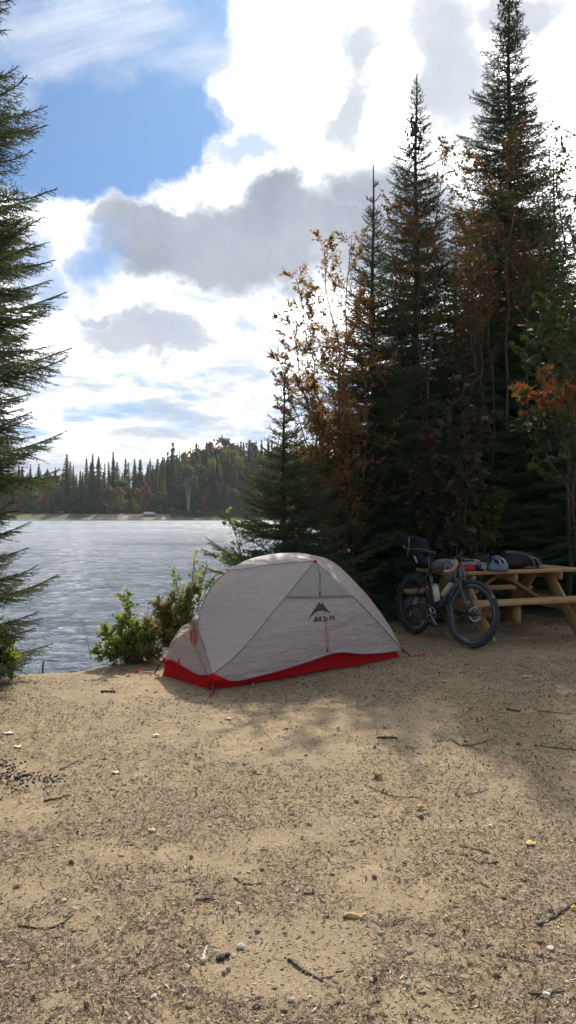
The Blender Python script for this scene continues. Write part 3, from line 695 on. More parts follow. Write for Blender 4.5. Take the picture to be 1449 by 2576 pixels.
conifer('spruce_tree',gz(*W(938,0,11.)[:2]),6.4,lambda h:float(np.interp(h,[.2,2,3.3,4.5,5.4,6.1],[1.5,1.3,.80,.42,.24,.07])),S_mid,33,z0=.3,spacing=.17,per=8,
  label='slim young spruce with a long bare leader, topping out below its taller neighbour',mats=M2,pitch=(.8,-.1),leader=.75,dead=10)
conifer('spruce_tree',gz(*W(1047,0,12.5)[:2]),8.55,lambda h:float(np.interp(h,[.3,3,4.6,6,7.2,7.8,8.4],[1.6,1.4,.95,.62,.40,.24,.06])),S_mid,34,z0=.9,spacing=.16,per=8,
  label='tall pointed spruce, second highest spire of the wood, above the bicycle saddle',mats=M2,pitch=(.55,-.2),leader=.35,dead=12)
conifer('spruce_tree',gz(*W(1280,0,14.)[:2]),11.1,lambda h:float(np.interp(h,[.3,4,6,7.6,9,10,10.9],[1.8,1.7,1.3,1.0,.66,.42,.16])),S_mid,35,z0=1.5,spacing=.17,per=8,
  label='tallest spruce, its cone laden tip running off the top of the photo',mats=M2,pitch=(.45,-.25),leader=.3,dead=10)
# brown cone clusters near the two tips
def cones(tree,H,span,n,rad,seed):
    r=np.random.default_rng(seed)
    for k in range(n):
        m=MB()
        h=H-span[0]-r.random()*(span[1]-span[0]); a=r.random()*6.28; q=rad*r.uniform(.2,1)
        m.sphere((math.cos(a)*q,math.sin(a)*q,h),(.018,.018,.038),6,4,jit=.2,seed=k); m.build('spruce_cone',M_cone,tree,smooth=True)
sp=[o for o in col.objects if o.name.startswith('spruce_tree')]
cones(sp[3],8.55,(.75,1.35),60,.17,1); cones(sp[4],11.1,(.15,1.2),95,.20,2)
# firs and spruces filling the wood
F2=(M_fir,M_bark)
fA=conifer('fir_tree',gz(4.15,12.2),6.3,taper(6.3,1.75,.2,.8),S_fir,41,z0=.25,spacing=.24,per=8,label='dark fir with feathery boughs behind the far end of the picnic table',mats=F2,pitch=(.3,-.15),group='firs closing the wood')
fB=conifer('fir_tree',gz(2.95,11.9),3.9,taper(3.9,1.45,.2,.8),S_fir,42,z0=.2,spacing=.22,per=8,label='low bushy fir right behind the bicycle handlebar',mats=F2,pitch=(.3,-.12),group='firs closing the wood')
fC=conifer('spruce_tree',gz(3.6,16.5),8.0,taper(8.0,1.5,.5,.85),S_mid,43,z0=.6,spacing=.24,per=7,label='dark spruce deep in the wood between the two tallest spires',mats=M2,pitch=(.4,-.25),dead=6,group='spruces deep in the wood')
def cp(src,x,y,s,rz,label,group=None):
    c=copy_tree(src,location=gz(x,y),rotation_euler=(0,0,rz),scale=(s,s,s)); c['label']=label
    if group: c['group']=group
    return c
deep='dark conifer standing deep in the wood, half hidden by nearer trees'
gd='conifers deep in the wood'
fC['label']=deep; fC['group']=gd
for (x,y,s,rz) in [(5.3,15.5,.95,1.2),(6.6,17,1.05,2.2),(4.7,18.5,1.1,3.3),(2.55,14.2,.62,4.1),(7.9,15.5,.9,.4),(6.2,21,1.15,5.2),(8.3,20,1.1,2.9),(3.35,14.2,.72,.9),(9.8,24,1.2,3.9),(6.0,26,1.1,1.7),(7.6,25,1.15,4.6),(5.4,22.5,1.,2.4)]:
    cp(fC,x,y,s,rz,deep,gd)
for (px_,D_,top_,rz) in [(884,12.4,905,.5),(1008,13.3,650,1.9),(1145,13.0,640,3.0),(1210,12.8,760,4.4),(1100,11.9,900,5.5),(1330,13.2,560,.2),(1395,12.6,700,2.8),(965,12.0,980,3.9)]:
    x_=(px_-724.5)/FPX*D_; cp(fC,x_,D_,(CH+(1288-top_)/FPX*D_)/8.0,rz,'spruce crowded among the nearer trees right of the tent','spruces crowded right of the tent')
for (x,y,s,rz,l) in [(5.6,12.6,1.1,2.0,'dark fir standing past the picnic table at the right side of the photo'),(4.9,14.2,1.25,.7,deep),(6.9,13.8,1.3,4.,deep),(3.5,13.4,.95,3.3,deep)]:
    c=cp(fA,x,y,s,rz,l); c['group']=gd if l is deep else 'firs closing the wood'
for (x,y,s,rz,l) in [(2.0,12.6,.62,2.5,'small low fir between the tent and the bicycle, nearer the tent'),(1.45,10.6,.55,1.5,'knee high fir against the water right behind the tent'),(4.0,11.0,.75,4.0,'short fir just behind the picnic table top'),(5.2,11.2,.85,5.1,'short fir behind the right end of the picnic table'),(2.45,10.95,.36,3.0,'tiny fir behind the rear wheel of the bicycle')]:
    cp(fB,x,y,s,rz,l)
# autumn trees woven among them
R=np.random.default_rng(77)
def red_bias(P,t,r): return np.clip(t*.85,0,1)
b=W(872,0,10.4); b=gz(b[0],b[1])
broadleaf('cherry_tree',b,[(W(815,610,10.3),.024),(W(745,700,10.1),.02),(W(715,790,10.0),.02),(W(885,600,10.6),.02),(W(700,900,9.8),.016),(W(905,740,10.2),.018),(W(760,960,9.9),.014),(W(850,860,9.9),.014),(W(800,1050,9.8),.012)],R,.044,.38,(M_cherryL,M_twig),
  'slender multi stemmed cherry with sparse red and bronze leaves, fanning towards the lake',side=32,sideL=.20,twigs=8,per=11,f0=.20,droop=.9,upang=.8,tintf=lambda P,t,r:np.clip(t*1.0,0,1))
b=W(1085,0,11.6); b=gz(b[0],b[1])
broadleaf('cherry_tree',b,[(W(1000,520,11.5),.03),(W(1120,400,11.9),.032),(W(1060,620,11.2),.026),(W(1170,560,11.6),.028)],R,.064,.38,(M_cherry,M_twig),
  'red leaved cherry growing up through the second highest spruce',side=26,sideL=.19,twigs=6,per=5,f0=.56,droop=.9,upang=.7,tintf=lambda P,t,r:t*.88)
b=W(1275,0,12.2); b=gz(b[0],b[1])
broadleaf('cherry_tree',b,[(W(1180,390,12.2),.034),(W(1290,330,12.0),.036),(W(1360,420,12.4),.034),(W(1230,560,11.8),.03),(W(1330,620,11.8),.028),(W(1190,700,11.6),.024)],R,.066,.38,(M_cherry,M_twig),
  'densest red leaved cherry, in front of the tallest spruce',side=26,sideL=.18,twigs=6,per=5,f0=.58,droop=.9,upang=.75,tintf=lambda P,t,r:t*.88)
b=W(1425,0,10.5); b=gz(b[0],b[1])
broadleaf('birch_sapling',b,[(W(1398,330,10.8),.03),(W(1440,420,10.4),.03),(W(1460,560,10.2),.025)],R,.055,.5,(M_yel,M_bark),
  'thin sapling with yellow leaves at the upper right side of the photo',side=34,sideL=.15,twigs=5,per=5,f0=.35,droop=.8,upang=.7)
b=gz(3.9,10.4)
broadleaf('hobblebush',gz(2.15,10.6),[(W(1170,960,10.0),.018),(W(1090,1080,9.8),.016),(W(1050,1200,9.7),.014),(W(1220,1050,9.8),.016),(W(1130,1230,9.7),.014)],R,.10,.85,(M_purple,M_twig),
  'shrub with big drooping plum grey leaves above the bicycle',cat='shrub',side=16,sideL=.17,twigs=3,per=5,f0=.45,droop=1.0,upang=.9)
broadleaf('maple_tree',gz(3.9,8.6),[(W(1290,985,7.6),.02),(W(1375,965,7.5),.02),(W(1440,1020,7.3),.018),(W(1400,830,8.2),.022),(W(1350,760,8.8),.022),(W(1470,700,8.4),.024)],R,.10,1,(M_maple,M_bark),
  'young maple leaning in over the picnic table with orange and green lobed leaves',side=13,sideL=.22,twigs=3,per=4,f0=.55,shape='lobed',droop=.25,upang=.85,
  tintf=lambda P,t,r:np.clip(np.where(P[:,2]>2.42+.0*P[:,0],.35*t+.0,.2*t)+np.where((P[:,2]>2.38)&(P[:,2]<2.85),.55*t+.28,0),0,1))
broadleaf('maple_sapling',W(1210,1440,10.6)*[1,1,0],[(W(1165,1180,10.4),.012),(W(1250,1240,10.6),.012),(W(1180,1300,10.3),.01)],R,.08,.8,(M_sap,M_twig),
  'green leafed sapling low among the firs behind the saddle bag',side=12,sideL=.25,twigs=3,per=4,f0=.3,droop=.5)
# little leafy growth glowing behind the small spruce
broadleaf('shrub',gz(*W(745,0,9.9)[:2]),[(W(740,1190,9.9),.01),(W(775,1280,9.9),.01),(W(700,1260,10.0),.01)],R,.055,.6,(M_cherry,M_twig),'small orange leafed shrub glowing through the small spruce behind the tent',cat='shrub',side=16,sideL=.25,twigs=4,per=5,f0=.3)
# fir bough hanging in from a tree beyond the right edge
conifer('fir_tree',gz(3.55,6.8),9.0,lambda h: 1.25 if 3.5<h<6.5 else .9,S_near,51,z0=3.9,spacing=.42,per=7,trunk_r=.09,label='fir standing beyond the photo\'s right side, one drooping bough reaching into view',mats=(M_spruce,M_bark),pitch=(.25,.0),keep=lambda hh,a,L: math.cos(a)>-.2 or 4.3<hh<5.1 or hh>7)
# ---------- the far shore
def far_conifer(seed,H=14.,R=2.6,nwh=30,gap=.0,pw=.8):
    r=np.random.default_rng(seed); V=[];F=[];T=[];n=0
    for i in range(nwh*2):
        u=(i+r.random())/(nwh*2); h=H*(.04+.95*u); rr=R*max(.03,(1-u))**pw*r.uniform(.6,1.2)+.05
        k=int(r.integers(5,9)); a0=r.random()*6.28
        for j in range(k):
            a=a0+6.283*j/k+r.normal(0,.25); q=rr*r.uniform(.55,1.1); ca,sa=math.cos(a),math.sin(a)
            for b in range(3):
                f=(b+.4)/3; c=np.array([ca*q*f,sa*q*f,h-q*.30*f+r.normal(0,.1)]); w=.07+q*.26*(1-f*.4); d=np.array([ca,sa,-.25+.2*f]); s=np.array([-sa,ca,0])
                V+= [c-s*w-d*w*.4,c+s*w-d*w*.4+[0,0,.12],c+d*(w*1.3+.1)-[0,0,.10*w],c+[0,0,.18]]; F+=[[n,n+1,n+2],[n,n+2,n+3]]; T+=[float(np.clip(.35+.35*f*u+r.normal(0,.16),0,1))]*4; n+=4
    for i in range(8): 
        h=H*(1-.012*i); w=.03+.018*i; a=r.random()*3; V+=[[math.cos(a)*w,math.sin(a)*w,h-.3],[-math.cos(a)*w,-math.sin(a)*w,h-.3],[0,0,h+.15]]; F+=[[n,n+1,n+2]]; T+=[.4]*3; n+=3
    return np.array(V),np.array(F),np.array(T)
def far_leafy(seed,H=10.,R=3.,n=1500,low=.25,narrow=1.):
    r=np.random.default_rng(seed); P=[];t=[]
    k=26; cs=[]
    for i in range(k):
        u=r.random(); h=H*(low+(1-low)*u); q=R*narrow*math.sin(PI*min(1,max(.05,(u*.8+.16))))*r.uniform(.3,.95); a=r.random()*6.28
        cs.append((math.cos(a)*q,math.sin(a)*q,min(h,H-.8),R*r.uniform(.22,.42),r.random()))
    c=np.array(cs); idx=r.integers(0,k,n); d=r.normal(size=(n,3)); d/=np.linalg.norm(d,axis=1)[:,None]
    P=c[idx,:3]+d*c[idx,3:4]*r.uniform(.5,1.05,(n,1)); s=r.uniform(.14,.30,n)[:,None]
    u=r.normal(size=(n,3)); u/=np.linalg.norm(u,axis=1)[:,None]; w=np.cross(u,r.normal(size=(n,3))); w/=np.linalg.norm(w,axis=1)[:,None]
    V=np.stack([P-u*s,P+w*s,P+u*s,P-w*s],1).reshape(-1,3); F=(np.arange(n)*4)[:,None]+np.array([[0,1,2,3]])
    return V,F,np.repeat(np.clip(.15+.5*c[idx,4]+r.normal(0,.14,n)+.02,0,1),4)
FM={}
FM['spruce']=leaf_mat('far_spruce',[(0,(.035,.070,.045)),(.5,(.065,.115,.064)),(1,(.12,.165,.08))],.35)
FM['larch']=leaf_mat('far_larch',[(0,(.055,.088,.042)),(.5,(.10,.14,.062)),(1,(.16,.19,.08))],.4)
FM['green']=leaf_mat('far_green',[(0,(.045,.075,.024)),(.5,(.085,.12,.040)),(1,(.14,.16,.05))],.3)
FM['yellow']=leaf_mat('far_yellow',[(0,(.09,.10,.03)),(.5,(.17,.15,.04)),(1,(.26,.19,.05))],.3)
FM['rust']=leaf_mat('far_rust',[(0,(.12,.06,.03)),(.5,(.19,.09,.04)),(1,(.22,.14,.05))],.3)
FM['red']=leaf_mat('far_red',[(0,(.17,.03,.02)),(.5,(.28,.055,.035)),(1,(.32,.11,.05))],.35)
FM['crimson']=leaf_mat('far_crimson',[(0,(.085,.03,.03)),(.5,(.13,.048,.042)),(1,(.16,.08,.055))],.3)
def far_mesh(kind,seed,mat):
    if kind=='con': d=far_conifer(seed,14,3.2,26,pw=1.05)
    elif kind=='thin': d=far_conifer(seed,14,2.2,28,pw=1.15)
    elif kind=='larch': d=far_conifer(seed,14,3.6,22,pw=.75)
    elif kind=='leafy': d=far_leafy(seed,10,3.0,2300,.2)
    elif kind=='tall': d=far_leafy(seed,14,2.6,2600,.35,.9)
    else: d=far_leafy(seed,4,2.4,900,.1)
    return mesh_np('crown',d[0],d[1],mat=mat,tint=d[2])
_fc={}
def ftrunk(H,r,mat,top=.95,key=None):
    if key in _fc: return _fc[key]
    m=MB(); m.tube([(0,0,-.6),(0,0,H*.4),(.05,0,H*top)],[r,r*.7,r*.15],5); me=mesh_np('trunk',np.concatenate(m.V),np.concatenate(m.F),np.concatenate(m.S),mat)
    if key: _fc[key]=me
    return me
def far_tree(name,kind,matk,x,y,H,seed,label,group=None,wide=1.,cat='tree',tr=True):
    H0={'con':14,'thin':14,'larch':14,'leafy':10,'tall':14,'bush':4}[kind]; key=(kind,matk,seed%4)
    if key not in _fc: _fc[key]=far_mesh(kind,seed%4+17*len(kind),FM[matk])
    o=empty(name,(x,y,gh(x,y)-.2),(0,0,seed*1.7%6.28),label,cat,group); s=H/H0; o.scale=(s*wide,s*wide,s)
    link(bpy.data.objects.new('crown',_fc[key]),o)
    if tr: link(bpy.data.objects.new('trunk',ftrunk(H0,.16*(H0/14),M_bark,key=('t',H0))),o)
    return o
KD=1.22
def fx(px,y): return (px-724.5)/FPX*y
def topH(py,x,y): return CH+(1288-py)/FPX*y-gh(x,y)
r=np.random.default_rng(3)
# single trees one can tell apart (print x, top y, distance, kind, colour, name, label)
singles=[
 (118,1218,222,'leafy','red','red_maple','bright red maple at the left end of the far shore',.62),
 (52,1222,224,'leafy','red','red_maple','smaller scarlet maple by the left edge, half behind spruce boughs',.6),
 (92,1258,220,'bush','green','shrub','round green bush by the grass, at the left end of the far shore',1.0),
 (106,1252,222,'bush','rust','shrub','rusty brown bush beside the round green bush on the far shore',1.1),
 (122,1215,222,'leafy','yellow','poplar','pale yellow green poplar standing alone over the far grass',.42),
 (205,1205,220,'con','spruce','spruce_tree','broad blue green spruce reaching down to the far grass',1.4),
 (233,1140,224,'thin','spruce','spruce_tree','highest narrow spire on the far shore, beside a bare airy larch',1.1),
 (248,1145,226,'larch','larch','larch_tree','airy pale larch touching the highest narrow spire',.8),
 (168,1142,224,'larch','larch','larch_tree','tallest larch of the left half of the far shore',1.),
 (285,1137,228,'thin','spruce','spruce_tree','narrow spruce spire with a light green tip, midway along the far shore',1.1),
 (276,1222,219,'leafy','yellow','birch_tree','golden birch above the far picnic table',.95),
 (300,1225,219,'leafy','yellow','birch_tree','golden birch with rusty tips next to the sand landing',.85),
 (345,1228,219,'leafy','yellow','birch_tree','small golden birch just above the parked boat trailer',.7),
 (368,1215,221,'leafy','rust','maple_tree','rust tinted maple behind the boat trailer',.7),
 (410,1208,220,'tall','yellow','birch_tree','yellow green birch right of the boat trailer',.7),
 (435,1113,250,'con','spruce','pine_tree','open crowned pine standing above the whole far wood',1.45),
 (348,1190,232,'leafy','crimson','maple_tree','dull crimson maple buried in the middle of the far wood',.6),
 (515,1245,220,'leafy','rust','maple_tree','small red tipped maple right of the white birch clump',.55),
 (567,1101,300,'leafy','crimson','maple_tree','dark crimson maple crowning the skyline of the hill',1.0),
 (528,1112,300,'leafy','crimson','maple_tree','crimson maple left of the crowning one on the skyline',.75),
 (500,1118,296,'thin','spruce','spruce_tree','dark spire before the crimson maples of the skyline',1.),
 (596,1118,300,'leafy','crimson','maple_tree','crimson maple right of the crowning one on the skyline',.7),
 (635,1112,305,'leafy','crimson','maple_tree','crimson maple at the skyline behind the small spruce',.9),
]
for i,(px,py,D,kind,mk,nm,lab,wd) in enumerate(singles):
    D=D*KD
    x=fx(px,D); far_tree(nm,kind,mk,x,D,topH(py,x,D),i,lab,None,wd,cat='shrub' if nm=='shrub' else 'tree')
# white stemmed birch clump
D=219*KD; x=fx(474,D); H=topH(1172,x,D)
o=empty('white_birch',(x,D,gh(x,D)-.2),(0,0,0),'pale birch clump with several white stems at the far waterline','tree')
v,f,t=far_leafy(5,H,3.6,5200,.30,.95); link(bpy.data.objects.new('crown',mesh_np('crown',v,f,mat=FM['green'],tint=t)),o)
for k,(dx,tx) in enumerate([(-.2,-1.3),(0,-.35),(.15,.6),(.25,1.5)]):
    m=MB(); m.tube([(dx,-.3,-.5),(dx*1.2+tx*.12,-.6,H*.35),(tx*.75,-1.5,H*.62),(tx,-.8,H*.85)],[.12,.09,.06,.03],6); m.build('trunk',M_birch,o,smooth=True)
# the rest of the wood: front ranks as single trees, then up the hill
gl={'con':('spruce_tree','spruce','dark spruce in the unbroken wood across the lake','dark spruces across the lake'),
    'thin':('spruce_tree','spruce','dark spruce in the unbroken wood across the lake','dark spruces across the lake'),
    'larch':('larch_tree','larch','lighter green larch in the unbroken wood across the lake','larches across the lake'),
    'leafy':('birch_tree','green','rounded green birch in the unbroken wood across the lake','birches across the lake')}
cnt=0
def skyline(px): return float(np.interp(px,[-60,0,60,150,230,300,380,440,500,560,640,760,900],[1165,1168,1185,1172,1168,1165,1160,1138,1128,1125,1122,1118,1115]))
ranks=[(223,15,1215),(231,13,None),(240,12,None),(252,11,None),(268,11,None),(288,10,None),(312,9,None)]
for ri,(D,step,_) in enumerate(ranks):
    D=D*KD
    px=-60+r.uniform(0,step)
    while px<(820 if ri<5 else 760):
        x=fx(px,D)+r.normal(0,.6); DD=D+r.normal(0,2.2); u=r.random()
        kind='thin' if u<.24 else ('con' if u<.60 else ('larch' if u<.86 else 'leafy'))
        sk=skyline(px); 
        if ri==0: py=r.uniform(1188,1232)
        elif ri==1: py=sk+r.uniform(10,45)
        elif ri<=3: py=sk+r.uniform(-18,30)
        else: py=sk+r.uniform(-2,22) if px>380 else None
        if kind=='leafy' and py is not None: py+=18
        if py is not None and not (ri==0 and 300<px<400):
            H=topH(py,x,DD)
            if H>3:
                nm,mk,lab,grp=gl[kind]
                if kind=='leafy' and ri>=3 and r.random()<.4: mk='crimson'; lab='crimson tinged maple in the unbroken wood across the lake'; grp='maples across the lake'; nm='maple_tree'
                elif kind=='leafy' and r.random()<.45: mk='yellow'; lab='yellowing birch in the unbroken wood across the lake'; grp='yellow birches across the lake'
                far_tree(nm,kind,mk,x,DD,min(H,28),int(r.integers(0,4)),lab,grp,r.uniform(.8,1.25)*min(1.2,(14/max(H,7))**.35)); cnt+=1
        px+=step*r.uniform(.6,1.4)
# low undergrowth along the water
def undergrowth():
    V=[];F=[];T=[];n=0
    for k in range(150):
        px=r.uniform(-80,850); D=r.uniform(270,279)
        if px>425: D=r.uniform(262.5,270)
        v,f,t=far_leafy(int(r.integers(0,1e6)),r.uniform(1.5,3.8),r.uniform(1.2,2.2),220,.05); x=fx(px,D)
        V.append(v+[x,D,gh(x,D)-.3]); F.append(f+n); T.append(t*.55); n+=len(v)
    o=bpy.data.objects.new('undergrowth',mesh_np('undergrowth',np.concatenate(V),np.concatenate(F),mat=FM['spruce'],tint=np.concatenate(T))); link(o); tag(o,'dark tangled undergrowth at the foot of the wood across the lake','undergrowth',kind='stuff')
undergrowth()
def far_wood():
    V=[];F=[];T=[];n=0; tm=[far_conifer(90+i,13,2.3,9) for i in range(4)]+[far_conifer(95,13,3.,8)]
    for k in range(820):
        D=r.uniform(420,600); px=r.uniform(-120,900)
        if k>=520: D=r.uniform(285,430); px=r.uniform(830,1350) if k%3 else r.uniform(-420,-80)
        x=fx(px,D)
        v,f,t=tm[int(r.integers(0,5))]; s=r.uniform(.7,1.05); a=r.random()*6.28
        V.append(v@rotz(a).T*s+[x,D,gh(x,D)-.3]); F.append(f+n); T.append(t*.8); n+=len(v)
    o=bpy.data.objects.new('distant_wood',mesh_np('distant_wood',np.concatenate(V),np.concatenate(F),mat=FM['spruce'],tint=np.concatenate(T))); link(o); tag(o,'distant conifer wood on the hills beyond the far shore','wood',kind='stuff')
far_wood()
print('far trees',cnt)
# boat trailer, picnic tables
M_white=simple('white_paint',(.72,.74,.77),.5,vary=.08,scale=2)
M_grey=simple('grey_deck',(.33,.31,.28),.8,vary=.15,scale=3)
M_blk=simple('black_rubber',(.02,.02,.02),.7)
x,y=fx(376,265),265; z=gh(x,y)
o=empty('pontoon_boat',(x,y,z),(0,0,.06),'white pontoon boat parked on the sand landing across the lake','boat')
m=MB()
for s in(-1,1): m.tube([(-2.0,s*.75,.45),(1.9,s*.75,.45),(2.3,s*.75,.6)],[.24,.24,.08],10)
m.build('pontoon',M_grey,o,smooth=True)
m=MB(); m.box((0,0,.74),(4.1,2.1,.10),bev=.02); m.build('deck',M_white,o)
m=MB(); m.box((0,-1.0,1.0),(3.7,.05,.46),bev=.01); m.box((0,1.0,1.0),(3.7,.05,.46),bev=.01); m.box((-1.85,0,1.0),(.05,2.0,.46),bev=.01); m.box((1.85,0,1.0),(.05,2.0,.46),bev=.01); m.build('side_panel',M_white,o)
m=MB(); m.box((-.4,.3,1.25),(2.6,.6,.35),bev=.05); m.build('bench_seat',M_white,o)
m=MB(); m.box((1.3,-.2,1.3),(.4,.5,.6),bev=.04); m.build('console',M_grey,o)
for s in(-1.2,1.2):
    m=MB(); m.tube([(s,-.9,-.02),(s,.9,-.02)],[.18,.18],8); m.build('roller',M_blk,o,smooth=True)
def far_table(px,D,label,s=1):
    D=D*KD
    x=fx(px,D); o=empty('picnic_table',(x,D,gh(x,D)),(0,0,.1),label,'picnic table')
    m=MB(); m.box((0,0,.75),(1.8,.75,.06),bev=.01); m.build('tabletop',M_white,o)
    for q in(-.65,.65): m=MB(); m.box((0,q,.44),(1.8,.25,.05),bev=.01); m.build('bench',M_grey,o)
    for q in(-.6,.6): 
        m=MB(); m.board((q,-.65,0),(q,.2,.75),.1,.05,(1,0,0)); m.board((q,.65,0),(q,-.2,.75),.1,.05,(1,0,0)); m.build('leg_frame',M_grey,o)
far_table(153,217,'grey picnic table on the open grass across the lake'); far_table(275,219,'grey picnic table near the sand landing across the lake')
# ---------- the tent
TU=np.array([.771,.637,0.]); TV=np.array([-.637,.771,0.]); TA=np.array([-.607,6.106,0.]); TL=2.2; TWd=.76
def TP(t,v,z): return TA+TU*t+TV*v+np.array([0,0,z])
def fabric(name,c,trans,tc,rough=.55,wr=.5):
    m,nt,out=new_mat(name); N=NT(nt)
    g=N.n('ShaderNodeNewGeometry').outputs['Position']
    n1=N.noise(N.n('ShaderNodeMapping',inp={0:g,2:(0,.2,.69),3:(1.2,1.2,5)}).outputs[0],3.2,5,.55,.6); n2=N.noise(N.n('ShaderNodeMapping',inp={0:g,2:(.5,.3,.3),3:(2,2,2)}).outputs[0],6,4,.5,1.2)
    hgt=N.math('ADD',n1,N.math('MULTIPLY',n2,.35))
    bn=N.n('ShaderNodeBump',inp={'Strength':wr,'Distance':.03,'Height':hgt})
    cc=N.mix(N.ramp(n2,[(.3,.0),(.7,.16)]),c,tuple(x*.8 for x in c))
    p=N.n('ShaderNodeBsdfPrincipled',inp={'Base Color':cc,'Roughness':rough,'Specular IOR Level':.2,'Sheen Weight':.0}); N.link(bn.outputs[0],p.inputs['Normal'])
    t=N.n('ShaderNodeBsdfTranslucent',inp={0:(*tc,1)}); N.link(bn.outputs[0],t.inputs['Normal'])
    mx=N.n('ShaderNodeMixShader',inp={0:trans,1:p.outputs[0],2:t.outputs[0]}); N.link(mx.outputs[0],out.inputs[0]); return m
M_fly=fabric('fly_nylon',(.60,.55,.515),.38,(.80,.66,.61),wr=1.15)
M_red=fabric('red_nylon',(.60,.006,.010),.30,(.75,.006,.010),.6,.35)
M_seam=simple('seam_tape',(.20,.20,.21),.6)
M_logo=simple('logo_ink',(.03,.04,.048),.6)
M_cord=simple('red_cord',(.42,.02,.03),.6)
M_strap=simple('dark_webbing',(.05,.03,.035),.7)
M_mesh=simple('inner_nylon',(.50,.42,.38),.7)
M_alu=simple('aluminium',(.6,.6,.62),.35,metal=.9)
tent=empty('tent',tuple(TP(TL/2,TWd/2,0)),(0,0,math.atan2(TU[1],TU[0])),'small greige backpacking tent with a red floor, pitched at the lake edge','tent')
spx=[.08,.25,.424,.607,.85,1.061,1.25,1.397,1.612,1.84,2.01,2.10]
spz=[.50,.772,.906,.989,1.03,1.043,1.036,1.013,.959,.825,.66,.53]
def smooth_interp(x,X,Z):
    X=np.array(X);Z=np.array(Z); d=np.gradient(Z,X); i=int(np.clip(np.searchsorted(X,x)-1,0,len(X)-2)); h=X[i+1]-X[i]; t=(x-X[i])/h
    return (2*t**3-3*t**2+1)*Z[i]+(t**3-2*t**2+t)*h*d[i]+(-2*t**3+3*t**2)*Z[i+1]+(t**3-t**2)*h*d[i+1]
def spine(t,v=.38): return np.array([t,v,smooth_interp(t,spx,spz)])
def lerp(a,b,s): return np.asarray(a,float)*(1-s)+np.asarray(b,float)*s
def curve(pts):
    P=np.array(pts,float); L=np.concatenate([[0],np.cumsum(np.linalg.norm(np.diff(P,axis=0),axis=1))]); L/=L[-1]
    if len(P)==2: return lambda s: lerp(P[0],P[1],s)
    return lambda s: np.array([smooth_interp(s,L,P[:,k]) for k in range(3)])
# named points in tent space (along, across, up)
An=(-.02,-.03,.135); Bn=(.036,.80,.12); Cn=(2.22,-.02,.075); Dn=(2.22,.80,.075)
HL=spine(.08); HR=spine(2.10)
PA=np.array([1.139,.05,.983]); PB=np.array([1.139,.71,.983])
legA=curve([HL,(.045,.20,.36),An]); legB=curve([HL,(.048,.5,.455),(.042,.6,.37),(.04,.72,.245),Bn])
legC=curve([HR,(2.185,.19,.36),Cn]); legD=curve([HR,(2.185,.57,.36),Dn])
def mirror(f): return lambda s: np.array([f(s)[0],.76-f(s)[1],f(s)[2]])
seamA=curve([PA,(.60,-.055,.60),(.12,-.05,.105)])        # peak to the near left corner
seamC=curve([PA,(1.62,-.055,.56),Cn])
TS=.424
ridgeL=curve([PA,(.80,.21,.958),spine(TS)]); 
spL=lambda s: spine(.08+(TS-.08)*s); spR=lambda s: spine(TS+(2.10-TS)*s)
hemF=curve([(.12,-.05,.07),(.45,-.10,.085),(.9,-.13,.14),(1.243,-.12,.175),(1.6,-.09,.12),(1.95,-.05,.085),Cn])
hemL=curve([An,(.0,.20,.10),(-.01,.42,.135),(.015,.62,.15),Bn])
def coons(b,t,l,r_,n,m):
    """b,t: bottom/top (s along), l,r: left/right (bottom to top)"""
    P=np.zeros((m+1,n+1,3)); p00=b(0);p10=b(1);p01=t(0);p11=t(1)
    for j in range(m+1):
        v=j/m
        for i in range(n+1):
            u=i/n; P[j,i]=(1-v)*b(u)+v*t(u)+(1-u)*l(v)+u*r_(v)-((1-u)*(1-v)*p00+u*(1-v)*p10+(1-u)*v*p01+u*v*p11)
    return P
def const(p): return lambda s: np.asarray(p,float)
def wrinkle(P,amp,seed,fu=3.,fv=14.,dirv=(0,1,0)):
    n,m=P.shape[:2]; v=VN(seed); J,I=np.meshgrid(np.linspace(0,1,n),np.linspace(0,1,m),indexing='ij')
    w=(v(I*fu+J*2,J*fv-I*3,1,4)-.5)*amp; e=np.minimum(1,8*np.minimum(np.minimum(J,1-J),np.minimum(I,1-I)))
    return P+(w*e)[...,None]*np.array(dirv)
def toW(P): return TA+P[...,0:1]*TU+P[...,1:2]*TV+P[...,2:3]*np.array([0,0,1.])
def mirP(P): Q=P.copy(); Q[...,1]=.76-Q[...,1]; return Q[:,::-1]

from mathutils.bvhtree import BVHTree
rev=lambda f:(lambda s:f(1-s))
seamA=curve([PA,(.60,-.055,.60),(.12,-.052,.215),An])
hemF=curve([An,(.12,-.05,.075),(.45,-.10,.085),(.9,-.13,.14),(1.243,-.12,.175),(1.6,-.09,.12),(1.95,-.05,.085),Cn])
wall=coons(rev(seamA),lambda s:spine(.08+(TS-.08)*s),rev(legA),ridgeL,40,30)
door=coons(hemF,const(PA),rev(seamA),rev(seamC),60,44)
strut=curve([PA,(1.15,.20,1.028),spine(1.16)])
roofA=coons(const(PA),lambda s:spine(TS+(1.16-TS)*s),ridgeL,strut,24,12)
roofB=coons(seamC,lambda s:spine(1.16+(2.10-1.16)*s),strut,rev(legC),40,22)
endL=coons(hemL,const(HL),rev(legA),rev(legB),20,24)
endR=coons(lambda s:lerp(Cn,Dn,s),const(HR),rev(legC),rev(legD),16,20)
door_w=wrinkle(door,.022,3,2.2,7,(0,1,0)); wall_w=wrinkle(wall,.012,4,9,2,(0,1,0)); 
roofA_w=wrinkle(roofA,.014,5,12,2,(0,.3,1)); roofB_w=wrinkle(roofB,.016,6,10,3,(.3,-.5,1)); endL_w=wrinkle(endL,.010,7,6,2,(1,0,0))
fly=MB()
for P in (door_w,wall_w,roofA_w,roofB_w):
    fly.grid(toW(P)); fly.grid(toW(mirP(P)))
fly.grid(toW(endL_w)); fly.grid(toW(endR))
